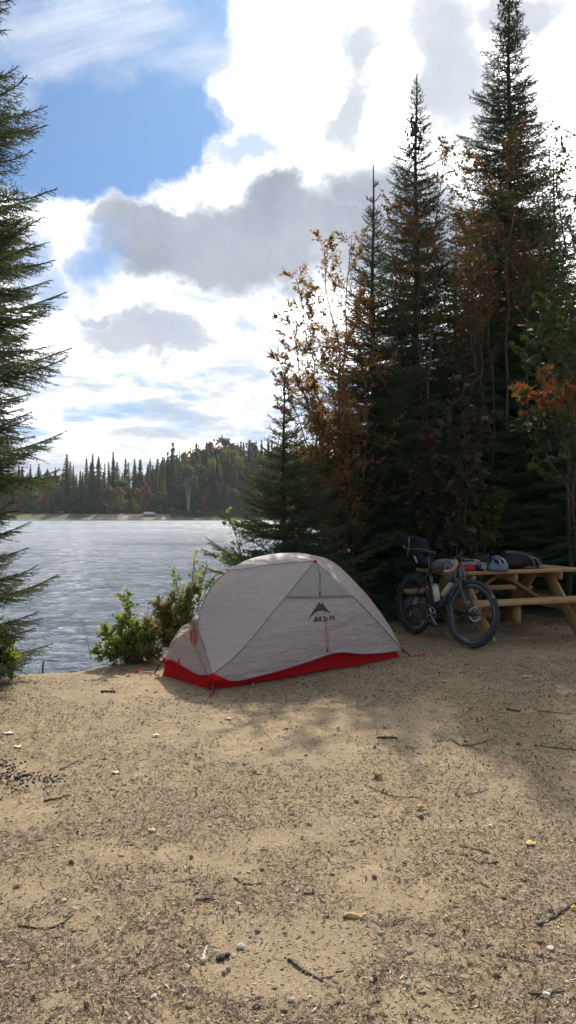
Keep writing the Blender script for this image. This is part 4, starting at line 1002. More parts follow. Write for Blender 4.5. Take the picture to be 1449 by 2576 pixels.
flyo=fly.build('rainfly',M_fly,tent,smooth=True,world=True)
def strip(name,f,r=.0035,mat=M_seam,par=flyo,n=24,off=(0,0,0),flat=1.,s0=0,s1=1):
    m=MB(); m.tube([toW(np.array(f(s0+(s1-s0)*i/n))+np.array(off)) for i in range(n+1)],r,5); return m.build(name,mat,par,smooth=True,world=True)
for f in (seamA,seamC,ridgeL,legA): strip('seam',f,.0042,off=(0,-.003,.002)); strip('seam',(lambda g:(lambda s:np.array([g(s)[0],.76-g(s)[1],g(s)[2]])))(f),.0038)
strip('seam',lambda s:spine(.08+(TS-.08)*s),.005,off=(0,0,.003))
strip('seam',curve([HL,(.035,.30,.355),(-.012,.03,.12)]),.0036,off=(-.004,0,0))
strip('hem',hemF,.0035,off=(0,-.002,0),n=50); strip('hem',hemL,.0035,off=(-.002,0,0))
# zipped vent flap over the top of the door
def s_at(f,z): 
    S=np.linspace(0,1,400); return S[int(np.argmin([abs(f(q)[2]-z) for q in S]))]
sA=s_at(seamA,.700); sC=s_at(seamC,.655)
fl=coons(lambda s:lerp(seamA(sA),seamC(sC),s),const(PA),lambda s:seamA(sA*(1-s)),lambda s:seamC(sC*(1-s)),30,16); fl=wrinkle(fl,.02,9,3,5,(0,1,0));
M_flap=fabric('flap_nylon',(.46,.44,.40),.32,(.56,.50,.44))
def hug(P,off):
    Q=toW(P); sh=Q.shape; Q=Q.reshape(-1,3)
    for i in range(len(Q)):
        h=bvh0.ray_cast(Vector(Q[i]-TV*.6),Vector(TV))
        if h[0] is not None: Q[i]=np.array(h[0])-TV*off
    return Q.reshape(sh)
_dv=toW(door_w); _n,_m=_dv.shape[:2]; bvh0=BVHTree.FromPolygons([Vector(p) for p in _dv.reshape(-1,3)],[(i*_m+j,i*_m+j+1,(i+1)*_m+j+1,(i+1)*_m+j) for i in range(_n-1) for j in range(_m-1)])
flW=hug(fl,.008); flW[0]-=TV*.006
m=MB(); m.grid(flW); m.build('vent_flap',M_flap,flyo,smooth=True,world=True,solid=.0015)
m=MB(); m.tube(flW[0]-TV*.003,.0032,5); m.build('hem',M_seam,flyo,smooth=True,world=True)
# emblem and lettering printed on the door
dv=toW(door_w); n_,m_=dv.shape[:2]; vs=[Vector(p) for p in dv.reshape(-1,3)]
fs=[(i*m_+j,i*m_+j+1,(i+1)*m_+j+1,(i+1)*m_+j) for i in range(n_-1) for j in range(m_-1)]
bvh=BVHTree.FromPolygons(vs,fs)
def pip(p,poly):
    x,y=p; c=False; n=len(poly)
    for i in range(n):
        x1,y1=poly[i];x2,y2=poly[i-1]
        if (y1>y)!=(y2>y) and x<(x2-x1)*(y-y1)/(y2-y1)+x1: c=not c
    return c
def seg(p,a,b,w):
    ax,ay=a;bx,by=b;px,py=p; dx,dy=bx-ax,by-ay; t=max(0,min(1,((px-ax)*dx+(py-ay)*dy)/(dx*dx+dy*dy+1e-9))); return math.hypot(px-ax-t*dx,py-ay-t*dy)<w
def rp(x,y): return ((1100+.27605*x)*.63889,(2150+.27605*y)*.63889)
peak=[rp(*q) for q in [(398,1090),(425,1020),(460,955),(510,880),(562,795),(592,832),(606,812),(650,865),(700,925),(735,968),(690,942),(640,925),(600,920),(550,930),(500,955),(455,995),(425,1040)]]
Mp=[rp(*q) for q in [(480,1085),(508,1008),(536,1008),(546,1048),(570,1003),(596,1002),(590,1079),(562,1080),(568,1035),(545,1080),(524,1081),(520,1040),(507,1083)]]
Sl=[rp(*q) for q in [(684,996),(655,993),(634,1000),(632,1014),(650,1024),(672,1032),(678,1048),(660,1060),(622,1062)]]
Rl=[[rp(*q) for q in [(722,1058),(718,985)]],[rp(*q) for q in [(718,985),(760,982),(774,992),(772,1008),(755,1018),(722,1020)]],[rp(*q) for q in [(752,1018),(786,1052)]]]
def inside(p,which):
    if which=='peak': return pip(p,peak)
    if which=='M': return pip(p,Mp)
    w=8.5*.27605*.639
    L=[Sl] if which=='S' else Rl
    return any(seg(p,a,b,w) for l in L for a,b in zip(l[:-1],l[1:]))
def print_on(which,x0,x1,y0,y1,st=.42):
    xs=np.arange(x0,x1,st); ys=np.arange(y0,y1,st); ids={}; Vt=[];Fc=[]
    o=Vector((0,0,CH))
    def vert(i,j):
        if (i,j) in ids: return ids[(i,j)]
        d=Vector(W(xs[0]+i*st,ys[0]+j*st,1.0)-np.array([0,0,CH])); h=bvh.ray_cast(o,d)
        if h[0] is None: return None
        ids[(i,j)]=len(Vt); Vt.append(np.array(h[0])-TV*.0035); return ids[(i,j)]
    for i in range(len(xs)-1):
        for j in range(len(ys)-1):
            if inside((xs[0]+(i+.5)*st,ys[0]+(j+.5)*st),which):
                q=[vert(i,j),vert(i+1,j),vert(i+1,j+1),vert(i,j+1)]
                if None not in q: Fc.append(q)
    m=MB(); m.add(Vt,np.array(Fc)); return m.build('emblem' if which=='peak' else 'letter',M_logo,flyo,world=True)
print_on('peak',770,836,1510,1569); print_on('M',785,808,1550,1567); print_on('S',806,824,1550,1567); print_on('R',820,847,1548,1567)
# tub floor
hs=.19; b4=[np.array(p,float) for p in [(0,0,.0),(TL,0,.0),(TL,TWd,.0),(0,TWd,.0)]]; t4=[np.array(p,float) for p in [(.05,.02,hs),(TL-.06,.03,hs*.75),(TL-.06,TWd-.03,hs*.75),(.05,TWd-.02,hs)]]
m=MB()
for i in range(4):
    a,b=b4[i],b4[(i+1)%4]; c,d=t4[i],t4[(i+1)%4]
    P=coons(lambda s:lerp(a,b,s)+np.array([0,0,.004+.012*math.sin(s*9+i)**2*(1 if i==0 else .3)]),lambda s:lerp(c,d,s)-np.array([0,0,.03*math.sin(PI*s)]),lambda s:lerp(a,c,s),lambda s:lerp(b,d,s),26,8)
    m.grid(toW(wrinkle(P,.012,20+i,8,2,(0,1,0) if i%2==0 else (1,0,0))))
m.grid(toW(np.array([[b4[0]+[0,0,.006],b4[1]+[0,0,.006]],[b4[3]+[0,0,.006],b4[2]+[0,0,.006]]])))
m.build('tub_floor',M_red,tent,smooth=True,world=True)
# inner tent walls above the tub
m=MB()
for sgn in (0,1):
    P=np.zeros((9,25,3))
    for j in range(9):
        for i in range(25):
            t=.12+(TL-.26)*i/24; top=spine(t)-np.array([0,0,.06]); bt=lerp(t4[0],t4[1],i/24); P[j,i]=lerp(bt,top,j/8)+np.array([0,-.05*math.sin(PI*j/8)*0,0])
    m.grid(toW(P if sgn==0 else mirP(P)))
M_inner=fabric('inner_nylon',(.50,.36,.30),.40,(.58,.36,.28))
m.build('inner_tent',M_inner,tent,smooth=True,world=True)
# poles under the fly
for f in (lambda s:spine(.08+2.02*s),lambda s:lerp(spine(1.139,.38)+[0,0,0],PA,s),lambda s:lerp(spine(1.139,.38),PB,s),legA,legB,legC,legD):
    strip('pole',f,.0045,M_alu,tent,n=16,off=(0,0,-.012))
# red corner patches, webbing, buckles and stake loops
def red_tri(pts,par,name='corner_patch'):
    m=MB(); P=[toW(np.array(p,float)) for p in pts]; m.add(P,[list(range(len(P)))]); return m.build(name,M_red,par,world=True,solid=.003)
red_tri([(-.025,-.045,.155),(.13,-.065,.072),(.04,-.055,.045),(-.03,-.045,.055)],flyo)
red_tri([(-.035,-.035,.155),(-.03,.05,.085),(-.032,0,.05),(-.033,-.04,.052)],flyo)
red_tri([(.03,.81,.155),(.01,.71,.125),(.015,.74,.095),(.03,.82,.10)],flyo)
red_tri([(2.17,-.035,.145),(2.235,-.03,.075),(2.255,-.02,.065),(2.20,-.02,.135)],flyo); red_tri([(2.20,-.045,.105),(2.26,-.03,.055),(2.20,-.045,.055)],flyo)
red_tri([(-.012,.47,.20),(-.02,.50,.12),(-.024,.44,.115)],flyo,'pull_tab')
def anchor(p,g,loop,loopw=.012):
    p=toW(np.array(p,float)); g=toW(np.array(g,float)); loop=toW(np.array(loop,float))
    m=MB(); m.board(p,g,.014,.003,TU,bev=0); m.build('webbing_strap',M_strap,tent,world=True)
    m=MB(); q=lerp(p,g,.4); m.board(lerp(p,g,.33),lerp(p,g,.5),.022,.008,TU,bev=.002); m.build('buckle',M_blk2,tent,world=True)
    m=MB(); d=nrm(loop-g); sd=np.array([-d[1],d[0],0]); 
    m.tube([g,g+d*.03+sd*.006,lerp(g,loop,.6)+sd*.012,loop+sd*loopw,loop+d*.02,loop-sd*loopw,lerp(g,loop,.6)-sd*.004,g],.0042,6); m.build('stake_loop',M_cord,tent,smooth=True,world=True)
    m=MB(); m.tube([loop+[0,0,.02],loop+[0,0,-.06]],.004,6); m.tube([loop+[0,0,.018]-sd*.012,loop+[0,0,.022]+sd*.012],.004,6); m.build('stake',M_cord,tent,smooth=True,world=True)
M_blk2=simple('black_plastic',(.02,.02,.022),.4)
anchor((-.03,-.05,.07),(-.035,-.085,.004),(-.13,-.17,.012))
anchor((.03,.81,.12),(-.02,.86,.006),(-.12,1.0,.015))
anchor((2.245,-.025,.065),(2.30,-.05,.006),(2.43,-.11,.018),.018)
# coiled guy line at the hub, zip pulls
m=MB(); hp=W(486,1578,6.36)+np.array([0,0,.03]); r_=np.random.default_rng(5)
for k in range(5):
    a=np.linspace(0,2*PI,18); rx=.012+.006*k*.5; rz=.045+.008*k; c=hp+np.array([.0+.006*k-.012,-.012-.003*k,-.095-.004*k]); m.tube([c+np.array([math.cos(q)*rx,math.sin(q)*.008,math.sin(q)*rz]) for q in a],.0022,5)
a=np.linspace(0,5.6,18); c=hp+np.array([-.045,-.015,-.10]); m.tube([c+np.array([math.cos(q)*.03,0,math.sin(q)*.035]) for q in a],.0018,5)
m.tube([hp+[0.012,-.01,.03],hp+[0,-.015,-.05]],.004,5); m.build('guy_line',M_cord,flyo,smooth=True,world=True)
m=MB(); m.add([W(498,1546,6.43),W(485,1556,6.42),W(474,1571,6.42),W(487,1574,6.39),W(497,1578,6.37)],[[0,1,2,3,4]]); m.build('hub_patch',M_seam,flyo,world=True,solid=.002)
def on_door(x,y):
    h=bvh.ray_cast(Vector((0,0,CH)),Vector(W(x,y,1.)-np.array([0,0,CH]))); return np.array(h[0])-TV*.012
zp=[on_door(798,1422),on_door(803,1450),on_door(806,1495),on_door(812,1520),on_door(816,1560),on_door(819,1600)]+[on_door(822,1632)]
m=MB(); m.tube(zp,.0016,5); m.build('zip_cord',M_cord,flyo,smooth=True,world=True)
m=MB(); m.tube([on_door(802,1452),on_door(801,1480),on_door(804,1492)],.0018,5); m.build('zip_cord',M_cord,flyo,smooth=True,world=True)
m=MB(); m.tube([on_door(817,1562),on_door(823,1600),on_door(824,1630)],.0015,5); m.build('zip_cord',M_cord,flyo,smooth=True,world=True)
for (x,y,w) in [(803,1447,.007),(802,1494,.009),(822,1634,.010)]:
    m=MB(); p=on_door(x,y); m.tube([p+[0,0,.018],p-[0,0,.02]],[w*.5,w],6); m.build('toggle',M_cord,flyo,smooth=True,world=True)
red_tri([tuple(PA+np.array([-.022,-.006,-.002])),tuple(PA+np.array([0,-.014,.012])),tuple(PA+np.array([.02,-.008,-.006])),tuple(PA+np.array([0,-.02,-.028]))],flyo,'peak_patch')
# ---------- the bicycle
M_frame=simple('carbon_frame',(.018,.026,.034),.32,vary=.1,scale=6,coat=.5)
M_tyre=simple('tyre_rubber',(.028,.030,.033),.75,vary=.2,scale=40,bump=.5,bscale=120)
M_rim=simple('carbon_rim',(.035,.045,.058),.28,vary=.12,scale=8,coat=.6)
M_steel=simple('steel',(.55,.55,.56),.28,metal=1,vary=.08)
M_dkmetal=simple('dark_metal',(.03,.03,.032),.4,metal=.6)
M_spoke=simple('spoke_steel',(.30,.29,.28),.4,metal=.8)
M_tape=simple('tan_bar_tape',(.42,.29,.16),.75,vary=.12,scale=50,bump=.3)
M_hood=simple('hood_rubber',(.022,.024,.028),.6)
M_saddle=simple('saddle',(.045,.035,.045),.5)
M_label=simple('white_label',(.55,.56,.58),.6)
M_bag=simple('bag_cloth',(.013,.017,.024),.75,vary=.25,scale=7,bump=.8,bscale=14,spec=.2)
M_bagg=simple('grey_bag_cloth',(.09,.10,.115),.8,vary=.15,scale=9,bump=.5,bscale=20)
M_web=simple('grey_webbing',(.22,.21,.23),.8)
def bottle_mat():
    m,nt,out=new_mat('bottle_plastic'); N=NT(nt)
    p=N.n('ShaderNodeBsdfPrincipled',inp={'Base Color':(.58,.56,.42,1),'Roughness':.35,'Subsurface Weight':.35,'Subsurface Radius':(.02,.02,.012)}); N.link(p.outputs[0],out.inputs[0]); return m
M_bottle=bottle_mat()
BL=(1.455,8.95,0.0); BZ=math.atan2(-.90,.43); BLEAN=math.radians(-2.5)
bike=empty('bicycle',(BL[0],BL[1],gh(BL[0],BL[1])*0+.0),(BLEAN,0,BZ),'dark carbon gravel bicycle with tan bar tape leaning on the picnic table','bicycle')
AX_R=np.array([0,0,.355]); AX_F=np.array([1.03,0,.355]); BB=np.array([.425,0,.285]); ST=np.array([.287,0,.735]); SP=np.array([.222,0,.93])
HB=np.array([.855,0,.70]); HT=np.array([.805,0,.845])
hax=nrm(HT-HB); STEER=math.radians(9.5)
RS=rotax(hax,STEER)
def steer(m):   # turn everything in the builder about the head axis
    m.V=[(v-HB)@RS.T+HB for v in m.V]; return m
def wheel(ax,st,par,rotor_side,cass):
    w=empty('wheel',(0,0,0)); w.parent=bike
    def mk(m,name,mat,sm=True,parent=w):
        m.V=[v+ax for v in m.V]
        if st: steer(m)
        return m.build(name,mat,parent,smooth=sm)
    def ring(prof,k=96,mod=None):
        a=np.linspace(0,2*PI,k,endpoint=False); P=np.array(prof,float); n=len(P)
        V=np.zeros((n,k,3)); 
        for i,(r_,y) in enumerate(P):
            rr=r_+(mod(i,np.arange(k)) if mod else 0); V[i,:,0]=rr*np.cos(a); V[i,:,2]=rr*np.sin(a); V[i,:,1]=y
        m=MB(); i=np.arange(n)[:,None]; j=np.arange(k)[None,:]
        Q=np.stack([i*k+j,i*k+(j+1)%k,((i+1)%n)*k+(j+1)%k,((i+1)%n)*k+j],-1).reshape(-1,4); m.add(V.reshape(-1,3),Q[:, ::-1]); return m
    tp=[(.333+.0215*math.cos(q),.0215*math.sin(q)) for q in np.linspace(-PI,PI,16,endpoint=False)]
    mk(ring(tp,120,lambda i,j: (.0025*((j+i)%2)) if 5<=i<=11 else 0*j),'tyre',M_tyre)
    rp_=[(.316,-.0135),(.318,0),(.316,.0135),(.300,.0145),(.282,.011),(.268,.004),(.266,0),(.268,-.004),(.282,-.011),(.300,-.0145)]
    rim=mk(ring(rp_,96),'rim',M_rim)
    # pale lettering blocks on tyre wall and rim
    for (a0,a1,rr,yy) in [(-1.75,-1.62,.346,.0185),(-1.58,-1.52,.346,.0185),(2.55,2.66,.346,.0185),(3.0,3.12,.346,.0185),(.6,.72,.346,.0185)]:
        q=np.linspace(a0,a1,7)
        for s in(-1,1): m=MB(); m.grid(np.array([[[math.cos(t)*(rr-.004),s*(yy+.002),math.sin(t)*(rr-.004)] for t in q],[[math.cos(t)*(rr+.003),s*(yy-.001),math.sin(t)*(rr+.003)] for t in q]])); mk(m,'tyre_marking',M_label,False)
    hub=MB(); hub.tube([(0,-.055,0),(0,-.035,0),(0,-.03,0),(0,.03,0),(0,.035,0),(0,.055,0)],[.012,.013,.024,.022,.028,.012],16,M=None); mk(hub,'hub',M_dkmetal)
    for k in range(24):
        a=2*PI*k/24; s=-1 if k%2 else 1; b=a+(.55 if (k//2)%2 else -.55)
        m=MB(); m.tube([(.024*math.cos(b),s*.032,.024*math.sin(b)),(.270*math.cos(a),0,.270*math.sin(a))],.0012,3,cap=False); mk(m,'spoke',M_spoke,False)
    m=MB(); y=rotor_side*.045
    a=np.linspace(0,2*PI,49)
    m.grid(np.array([[[math.cos(t)*.066,y,math.sin(t)*.066] for t in a],[[math.cos(t)*.080,y,math.sin(t)*.080] for t in a]])); m.grid(np.array([[[math.cos(t)*.080,y+.002,math.sin(t)*.080] for t in a],[[math.cos(t)*.066,y+.002,math.sin(t)*.066] for t in a]]))
    for k in range(8):
        t=2*PI*k/8; m.tube([(.022*math.cos(t),y,.022*math.sin(t)),(.067*math.cos(t+.5),y,.067*math.sin(t+.5))],.0035,4)
    mk(m,'disc_rotor',M_steel,False)
    if cass:
        for i in range(9):
            m=MB(); rr=.068-.0048*i; y=-.018-.004*i; m.tube([(0,y,0),(0,y-.002,0)],[rr,rr],28); mk(m,'sprocket',M_dkmetal if i%3 else M_steel,False)
    return w
wf=wheel(AX_F,True,bike,1,False); wr=wheel(AX_R,False,bike,1,True)
fr=MB()
def ft(p,r,k=10,flat=1.): fr.tube(p,r,k,flat=flat)
ft([BB,lerp(BB,ST,.5),ST],[.026,.021,.019])
ft([HT-hax*.03,lerp(HT-hax*.03,ST,.5)-np.array([0,0,.004]),ST+np.array([0,0,-.012])],[.023,.019,.017])
ft([BB+np.array([.01,0,0]),lerp(BB,HB,.5),HB+hax*.02],[.034,.036,.034])
ft([HB-hax*.01,HT+hax*.012],[.030,.026],14)
ft([BB-np.array([0,.045,0]),BB+np.array([0,.045,0])],[.028,.028],14)
for s in(-1,1):
    ft([BB+[ -.01,s*.03,-.005],BB+[-.12,s*.045,-.01],AX_R+[.16,s*.058,-.01],AX_R+[.0,s*.065,.0]],[.022,.017,.015,.014])
    ft([AX_R+[0,s*.065,0],AX_R+[.13,s*.05,.15],ST+[-.035,s*.026,-.06],ST+[-.012,s*.018,-.01]],[.011,.010,.011,.012])
fr.build('frame',M_frame,bike,smooth=True)
m=MB()
for s in(-1,1):
    m.tube([HB+[.005,s*.02,-.005],HB+[.03,s*.052,-.05],lerp(HB,AX_F,.55)+[.0,s*.057,.0],AX_F+[-.012,s*.058,.0]],[.024,.022,.017,.013],10,flat=1.)
m.tube([HB+[.0,-.05,-.02],HB+[.012,0,.004],HB+[.0,.05,-.02]],[.02,.028,.02],10)
steer(m).build('fork',M_frame,bike,smooth=True)
m=MB(); m.tube([ST,SP],[.0135,.0135],10); m.build('seatpost',M_frame,bike,smooth=True)
# saddle
m=MB(); P=[]
for i,u in enumerate(np.linspace(0,1,12)):
    x=SP[0]-.13+.27*u; w=.068*(1-u)**1.3+.018; z=SP[2]+.045+.010*math.cos(u*PI); P.append([[x,w*math.cos(q),z+.016*math.sin(q) if math.sin(q)>0 else z+.022*math.sin(q)] for q in np.linspace(0,2*PI,14,endpoint=False)])
m.grid(P,wrap=True); c0=len(np.concatenate(m.V)); m.add(P[0],[list(range(14))]); m.add(P[-1],[list(range(14))[::-1]]); sd_=m.build('saddle',M_saddle,bike,smooth=True)
for s in(-1,1): 
    m=MB(); m.tube([SP+[-.10,s*.03,.03],SP+[-.03,s*.022,.008],SP+[.04,s*.022,.008],SP+[.12,s*.012,.035]],.0035,5); m.build('rail',M_dkmetal,sd_,smooth=True)
# stem and handlebar
STM=HT+hax*.055; CL=STM+np.array([.085,0,.012])
m=MB(); m.tube([HT,HT+hax*.075],[.018,.018],12); m.tube([STM,CL],[.017,.016],10); m.tube([CL-[0,.025,0],CL+[0,.025,0]],[.021,.021],10); steer(m).build('stem',M_frame,bike,smooth=True)
def barpt(s):  # tops, then hood, then the drop
    return [CL,CL+[.0,s*.13,.004],CL+[.012,s*.185,.003],CL+[.05,s*.205,-.004],CL+[.085,s*.212,-.022],CL+[.098,s*.225,-.06],CL+[.075,s*.238,-.105],CL+[.03,s*.248,-.128],CL+[-.035,s*.258,-.135]]
m=MB(); q=barpt(1); m.tube([barpt(-1)[1],CL,q[1]],.0125,10); hb=steer(m).build('handlebar',M_dkmetal,bike,smooth=True)
for s in(-1,1):
    p=barpt(s); f=curve(p[1:]); m=MB(); m.tube([f(t) for t in np.linspace(0.05,1,22)],.0165,10); steer(m).build('bar_tape',M_tape,hb,smooth=True)
    m=MB(); h=p[3]; m.tube([h+[-.02,0,.004],h+[.03,0,.022],h+[.065,-s*.002,.035],h+[.085,-s*.004,.075],h+[.080,-s*.004,.092]],[.019,.021,.019,.018,.013],10); hd=steer(m).build('brake_hood',M_hood,hb,smooth=True)
    m=MB(); m.tube([h+[.075,s*.004,.045],h+[.100,s*.006,.0],h+[.085,s*.008,-.05],h+[.07,s*.01,-.09]],[.008,.009,.007,.005],6); steer(m).build('brake_lever',M_dkmetal,hd,smooth=True)
for k,(dy,dx) in enumerate([(-.02,.03),(.015,.05)]):
    m=MB(); m.tube([CL+[-.01,dy*2,-.01],CL+[.05,dy,-.02],CL+[dx,dy,-.12],HB+[.035,dy*2,.0],HB+[.05,-.05,-.09]],.003,5); steer(m).build('cable',M_hood,bike,smooth=True)
m=MB(); m.tube([CL+[.02,.05,.025],CL+[.08,.12,.05],CL+[.06,.2,.045]],.003,5); steer(m).build('cable',M_hood,bike,smooth=True)
# bar mounted aero rest / phone mount sticks
m=MB(); m.box(CL+[.02,-.05,.03],(.05,.035,.016),bev=.004); steer(m).build('cycle_computer',M_hood,hb)
# drivetrain
CR=BB+[0,-.062,0]
m=MB(); a=np.linspace(0,2*PI,65)
for y in (-.002,.002): 
    g=[[[math.cos(t)*.070,y,math.sin(t)*.070] for t in a],[[math.cos(t)*(.080+(.0018 if i%2 else -.0018)),y,math.sin(t)*(.080+(.0018 if i%2 else -.0018))] for i,t in enumerate(a)]]
    m.grid(np.array(g if y<0 else g[::-1])+CR)
for k in range(4):
    t=2*PI*k/4+.4; m.tube([CR,CR+[.072*math.cos(t),0,.072*math.sin(t)]],[.012,.008],6)
m.build('chainring',M_steel,bike)
ca=math.radians(-42); tip=CR+[.170*math.cos(ca),-.014,.170*math.sin(ca)]
m=MB(); m.tube([CR+[0,-.012,0],lerp(CR,tip,.5)+[0,-.014,0],tip],[.017,.012,.012],10,flat=1.); m.build('crank_arm',simple('crank_grey',(.22,.20,.25),.35,metal=.8),bike,smooth=True)
m=MB(); t2=BB*2-CR; m.tube([t2,t2-[.170*math.cos(ca),-.014,.170*math.sin(ca)]],[.015,.011],8); m.build('crank_arm',M_dkmetal,bike,smooth=True)
for s,tp_ in ((-1,tip),(1,t2-[.170*math.cos(ca),-.014,.170*math.sin(ca)])):
    m=MB(); c=tp_+[0,s*.05,0]; m.tube([tp_,tp_+[0,s*.09,0]],.006,6); m.box(c+[.03,0,0],(.012,.07,.014),bev=.003); m.box(c-[.03,0,0],(.012,.07,.014),bev=.003); m.box(c+[0,s*.035,0],(.06,.01,.014),bev=.003); m.box(c-[0,s*.03,0],(.06,.01,.014),bev=.003); m.build('pedal',M_dkmetal,bike)
DR=AX_R+[.005,-.062,-.11]; DR2=AX_R+[.03,-.066,-.185]
m=MB(); yk=-.062
top=[CR+[-.0,0,.081],AX_R+[.0,yk,.045]]; m.tube([CR+[.078,0,-.02],CR+[.07,0,.045],top[0],top[1],AX_R+[-.045,yk,.0],AX_R+[-.02,yk,-.04],DR+[.018,0,.01],DR2+[-.016,0,0],DR2+[.01,0,-.016],CR+[-.0,0,-.081],CR+[.05,0,-.062],CR+[.078,0,-.02]],.0035,5); m.build('chain',M_steel,bike,smooth=True)
m=MB(); m.box(AX_R+[-.025,-.075,-.06],(.035,.03,.06),bev=.006); m.tube([AX_R+[0,-.07,-.01],DR],[.012,.010],8); m.board(DR,DR2,.02,.006,(1,0,0)); 
for p in (DR,DR2): m.tube([p-[0,.004,0],p+[0,.004,0]],[.018,.018],14)
m.build('rear_derailleur',M_dkmetal,bike)
# two bottle cages
def frame_pt(a,b,t): return lerp(a,b,t)
def cage(p,ax,nrm_):
    m=MB(); u=nrm(ax); n_=nrm(nrm_); s=np.array([0,1.,0]); c=p+n_*.04
    for sg in(-1,1): m.tube([p+u*.02,c+s*sg*.036+u*.0,c+n_*.03+s*sg*.022-u*.02,c+n_*.036-u*.06,p+n_*.01-u*.07],.0035,5)
    m.tube([c+s*.036+u*.01,c+n_*.037+u*.012,c-s*.036+u*.01],.0035,5); m.build('bottle_cage',M_hood,bike,smooth=True)
axD=nrm(HB-BB); nD=nrm(np.cross(axD,[0,1,0])); nD=nD if nD[2]>0 else -nD
axS=nrm(ST-BB); nS=nrm(np.cross(axS,[0,1,0])); nS=nS if nS[0]>0 else -nS
pD=BB+axD*.30+nD*.036; pS=BB+axS*.19+nS*.022
cage(pD-axD*.01,axD,nD); cage(pS-axS*.01,axS,nS)
for p,a,tx in ((BB+axD*.16,axD,0),):
    m=MB(); m.tube([p-a*.035,p+a*.035],.041,14); m.build('frame_strap',M_hood,bike,smooth=True)
def bottle(p,ax,label,L=.19):
    mi=root_matrix(bike); o=empty('water_bottle',tuple((mi@Vector(p))),(0,0,0),label,'water bottle')
    z=nrm(np.array(mi.to_3x3()@Vector(ax))); x=nrm(np.cross([.3,.2,.9],z)); R_=np.stack([x,np.cross(z,x),z],1)
    prof=[(0,-.5),(.032,-.5),(.036,-.48),(.036,-.02),(.0365,.02),(.034,.12),(.0365,.16),(.0365,.30),(.034,.33)]
    m=MB(); m.lathe([(r_,z_*L) for r_,z_ in prof],20); m.V=[v@R_.T for v in m.V]; m.build('bottle_body',M_bottle,o,smooth=True)
    m=MB(); m.lathe([(.035,.33*L),(.0355,.42*L),(.030,.45*L),(.012,.47*L),(.010,.54*L),(0,.545*L)],20); m.V=[v@R_.T for v in m.V]; m.build('cap',simple('cap_grey',(.33,.34,.33),.5),o,smooth=True)
bottle(pD+nD*.038+axD*.045,axD,'slanting milky water bottle clipped on the bicycle down tube',.20)
bottle(pS+nS*.038+axS*.035,axS,'upright milky water bottle clipped on the bicycle seat tube',.20)
# saddle bag
def soft_rings(h): return [(-h,.35),(-h*.97,.62),(-h*.82,.84),(-h*.5,.97),(0,1.0),(h*.5,.97),(h*.82,.84),(h*.97,.62),(h,.35)]
def densify(poly,n=5):
    P=np.array(poly,float); out_=[]
    for i in range(len(P)):
        p0,p1,p2,p3=P[i-1],P[i],P[(i+1)%len(P)],P[(i+2)%len(P)]
        for k in range(n):
            t=k/n; out_.append(.5*((2*p1)+(-p0+p2)*t+(2*p0-5*p1+4*p2-p3)*t*t+(-p0+3*p1-3*p2+p3)*t**3))
    return np.array(out_)
def crumple(m,amp,seed,f=9):
    v=VN(seed); m.V=[q+np.stack([(v(q[:,1]*f+3,q[:,2]*f,1,3)-.5),(v(q[:,0]*f,q[:,2]*f+9,1,3)-.5),(v(q[:,0]*f+5,q[:,1]*f,1,3)-.5)],1)*amp for q in m.V]; return m
mi=root_matrix(bike)
bag=empty('saddle_bag',tuple(mi@Vector((.05,0,.95))),tuple(bike.rotation_euler),'big charcoal bikepacking bag strapped under the bicycle saddle','bag')
org=np.array([.05,0,.95])
sb=[(.245,.80),(.15,.765),(.06,.80),(-.03,.885),(-.12,.965),(-.19,1.03),(-.17,1.115),(-.05,1.12),(.10,1.115),(.155,1.09),(.165,1.02),(.19,.955),(.235,.90),(.26,.85)]
m=MB(); m.puffy(densify(sb,4),soft_rings(.082)); crumple(m,.030,3,7); m.V=[v-org for v in m.V]; m.build('bag_body',M_bag,bag,smooth=True)
m=MB(); m.puffy(densify([(-.195,1.03),(-.20,1.09),(-.15,1.135),(.00,1.13),(.11,1.115),(.13,1.095),(-.02,1.10),(-.13,1.085),(-.165,1.03)],3),soft_rings(.06)); crumple(m,.02,5,11); m.V=[v-org for v in m.V]; m.build('roll_top',M_bag,bag,smooth=True)
for pts in ([(-.19,-.05,1.03),(-.10,-.098,1.0),(.0,-.098,.985),(.10,-.09,.99),(.19,-.05,1.0)],[(.0,-.098,.985),(-.045,-.092,.93),(-.06,-.06,.89)],[(-.02,-.09,1.12),(.0,-.1,1.06),(.0,-.098,.985)]):
    m=MB(); m.tube(np.array(pts)-org,.0085,6,flat=.4); m.build('strap',M_web,bag,smooth=True)
m=MB(); m.puffy(np.array([(.075,.905),(.10,.915),(.115,.90),(.125,.90),(.165,.845),(.150,.825)]),[(-.094,.9),(-.091,1.),(-.085,1.)]); m.V=[v-org for v in m.V]; m.build('patch',simple('patch_beige',(.36,.34,.27),.8),bag)
# small bag hung under the top tube
org=np.array([.66,0,.74]); fb=empty('frame_bag',tuple(mi@Vector(org)),tuple(bike.rotation_euler),'small grey bag slung under the bicycle top tube','bag')
m=MB(); m.puffy(densify([(.57,.76),(.58,.68),(.64,.665),(.73,.69),(.775,.735),(.765,.79),(.68,.785)],4),soft_rings(.036)); crumple(m,.012,8,14); m.V=[v-org for v in m.V]; m.build('bag_body',M_bagg,fb,smooth=True)
for x_,z_ in ((.60,.79),(.70,.81)):
    m=MB(); m.tube([np.array([x_,sy*.026,zz])-org for sy,zz in [(-1.25,z_-.05),(-1.2,z_+.012),(-.3,z_+.05),(.3,z_+.05),(1.2,z_+.012),(1.25,z_-.05)]],.009,6,flat=.4); m.build('strap',M_web,fb,smooth=True)
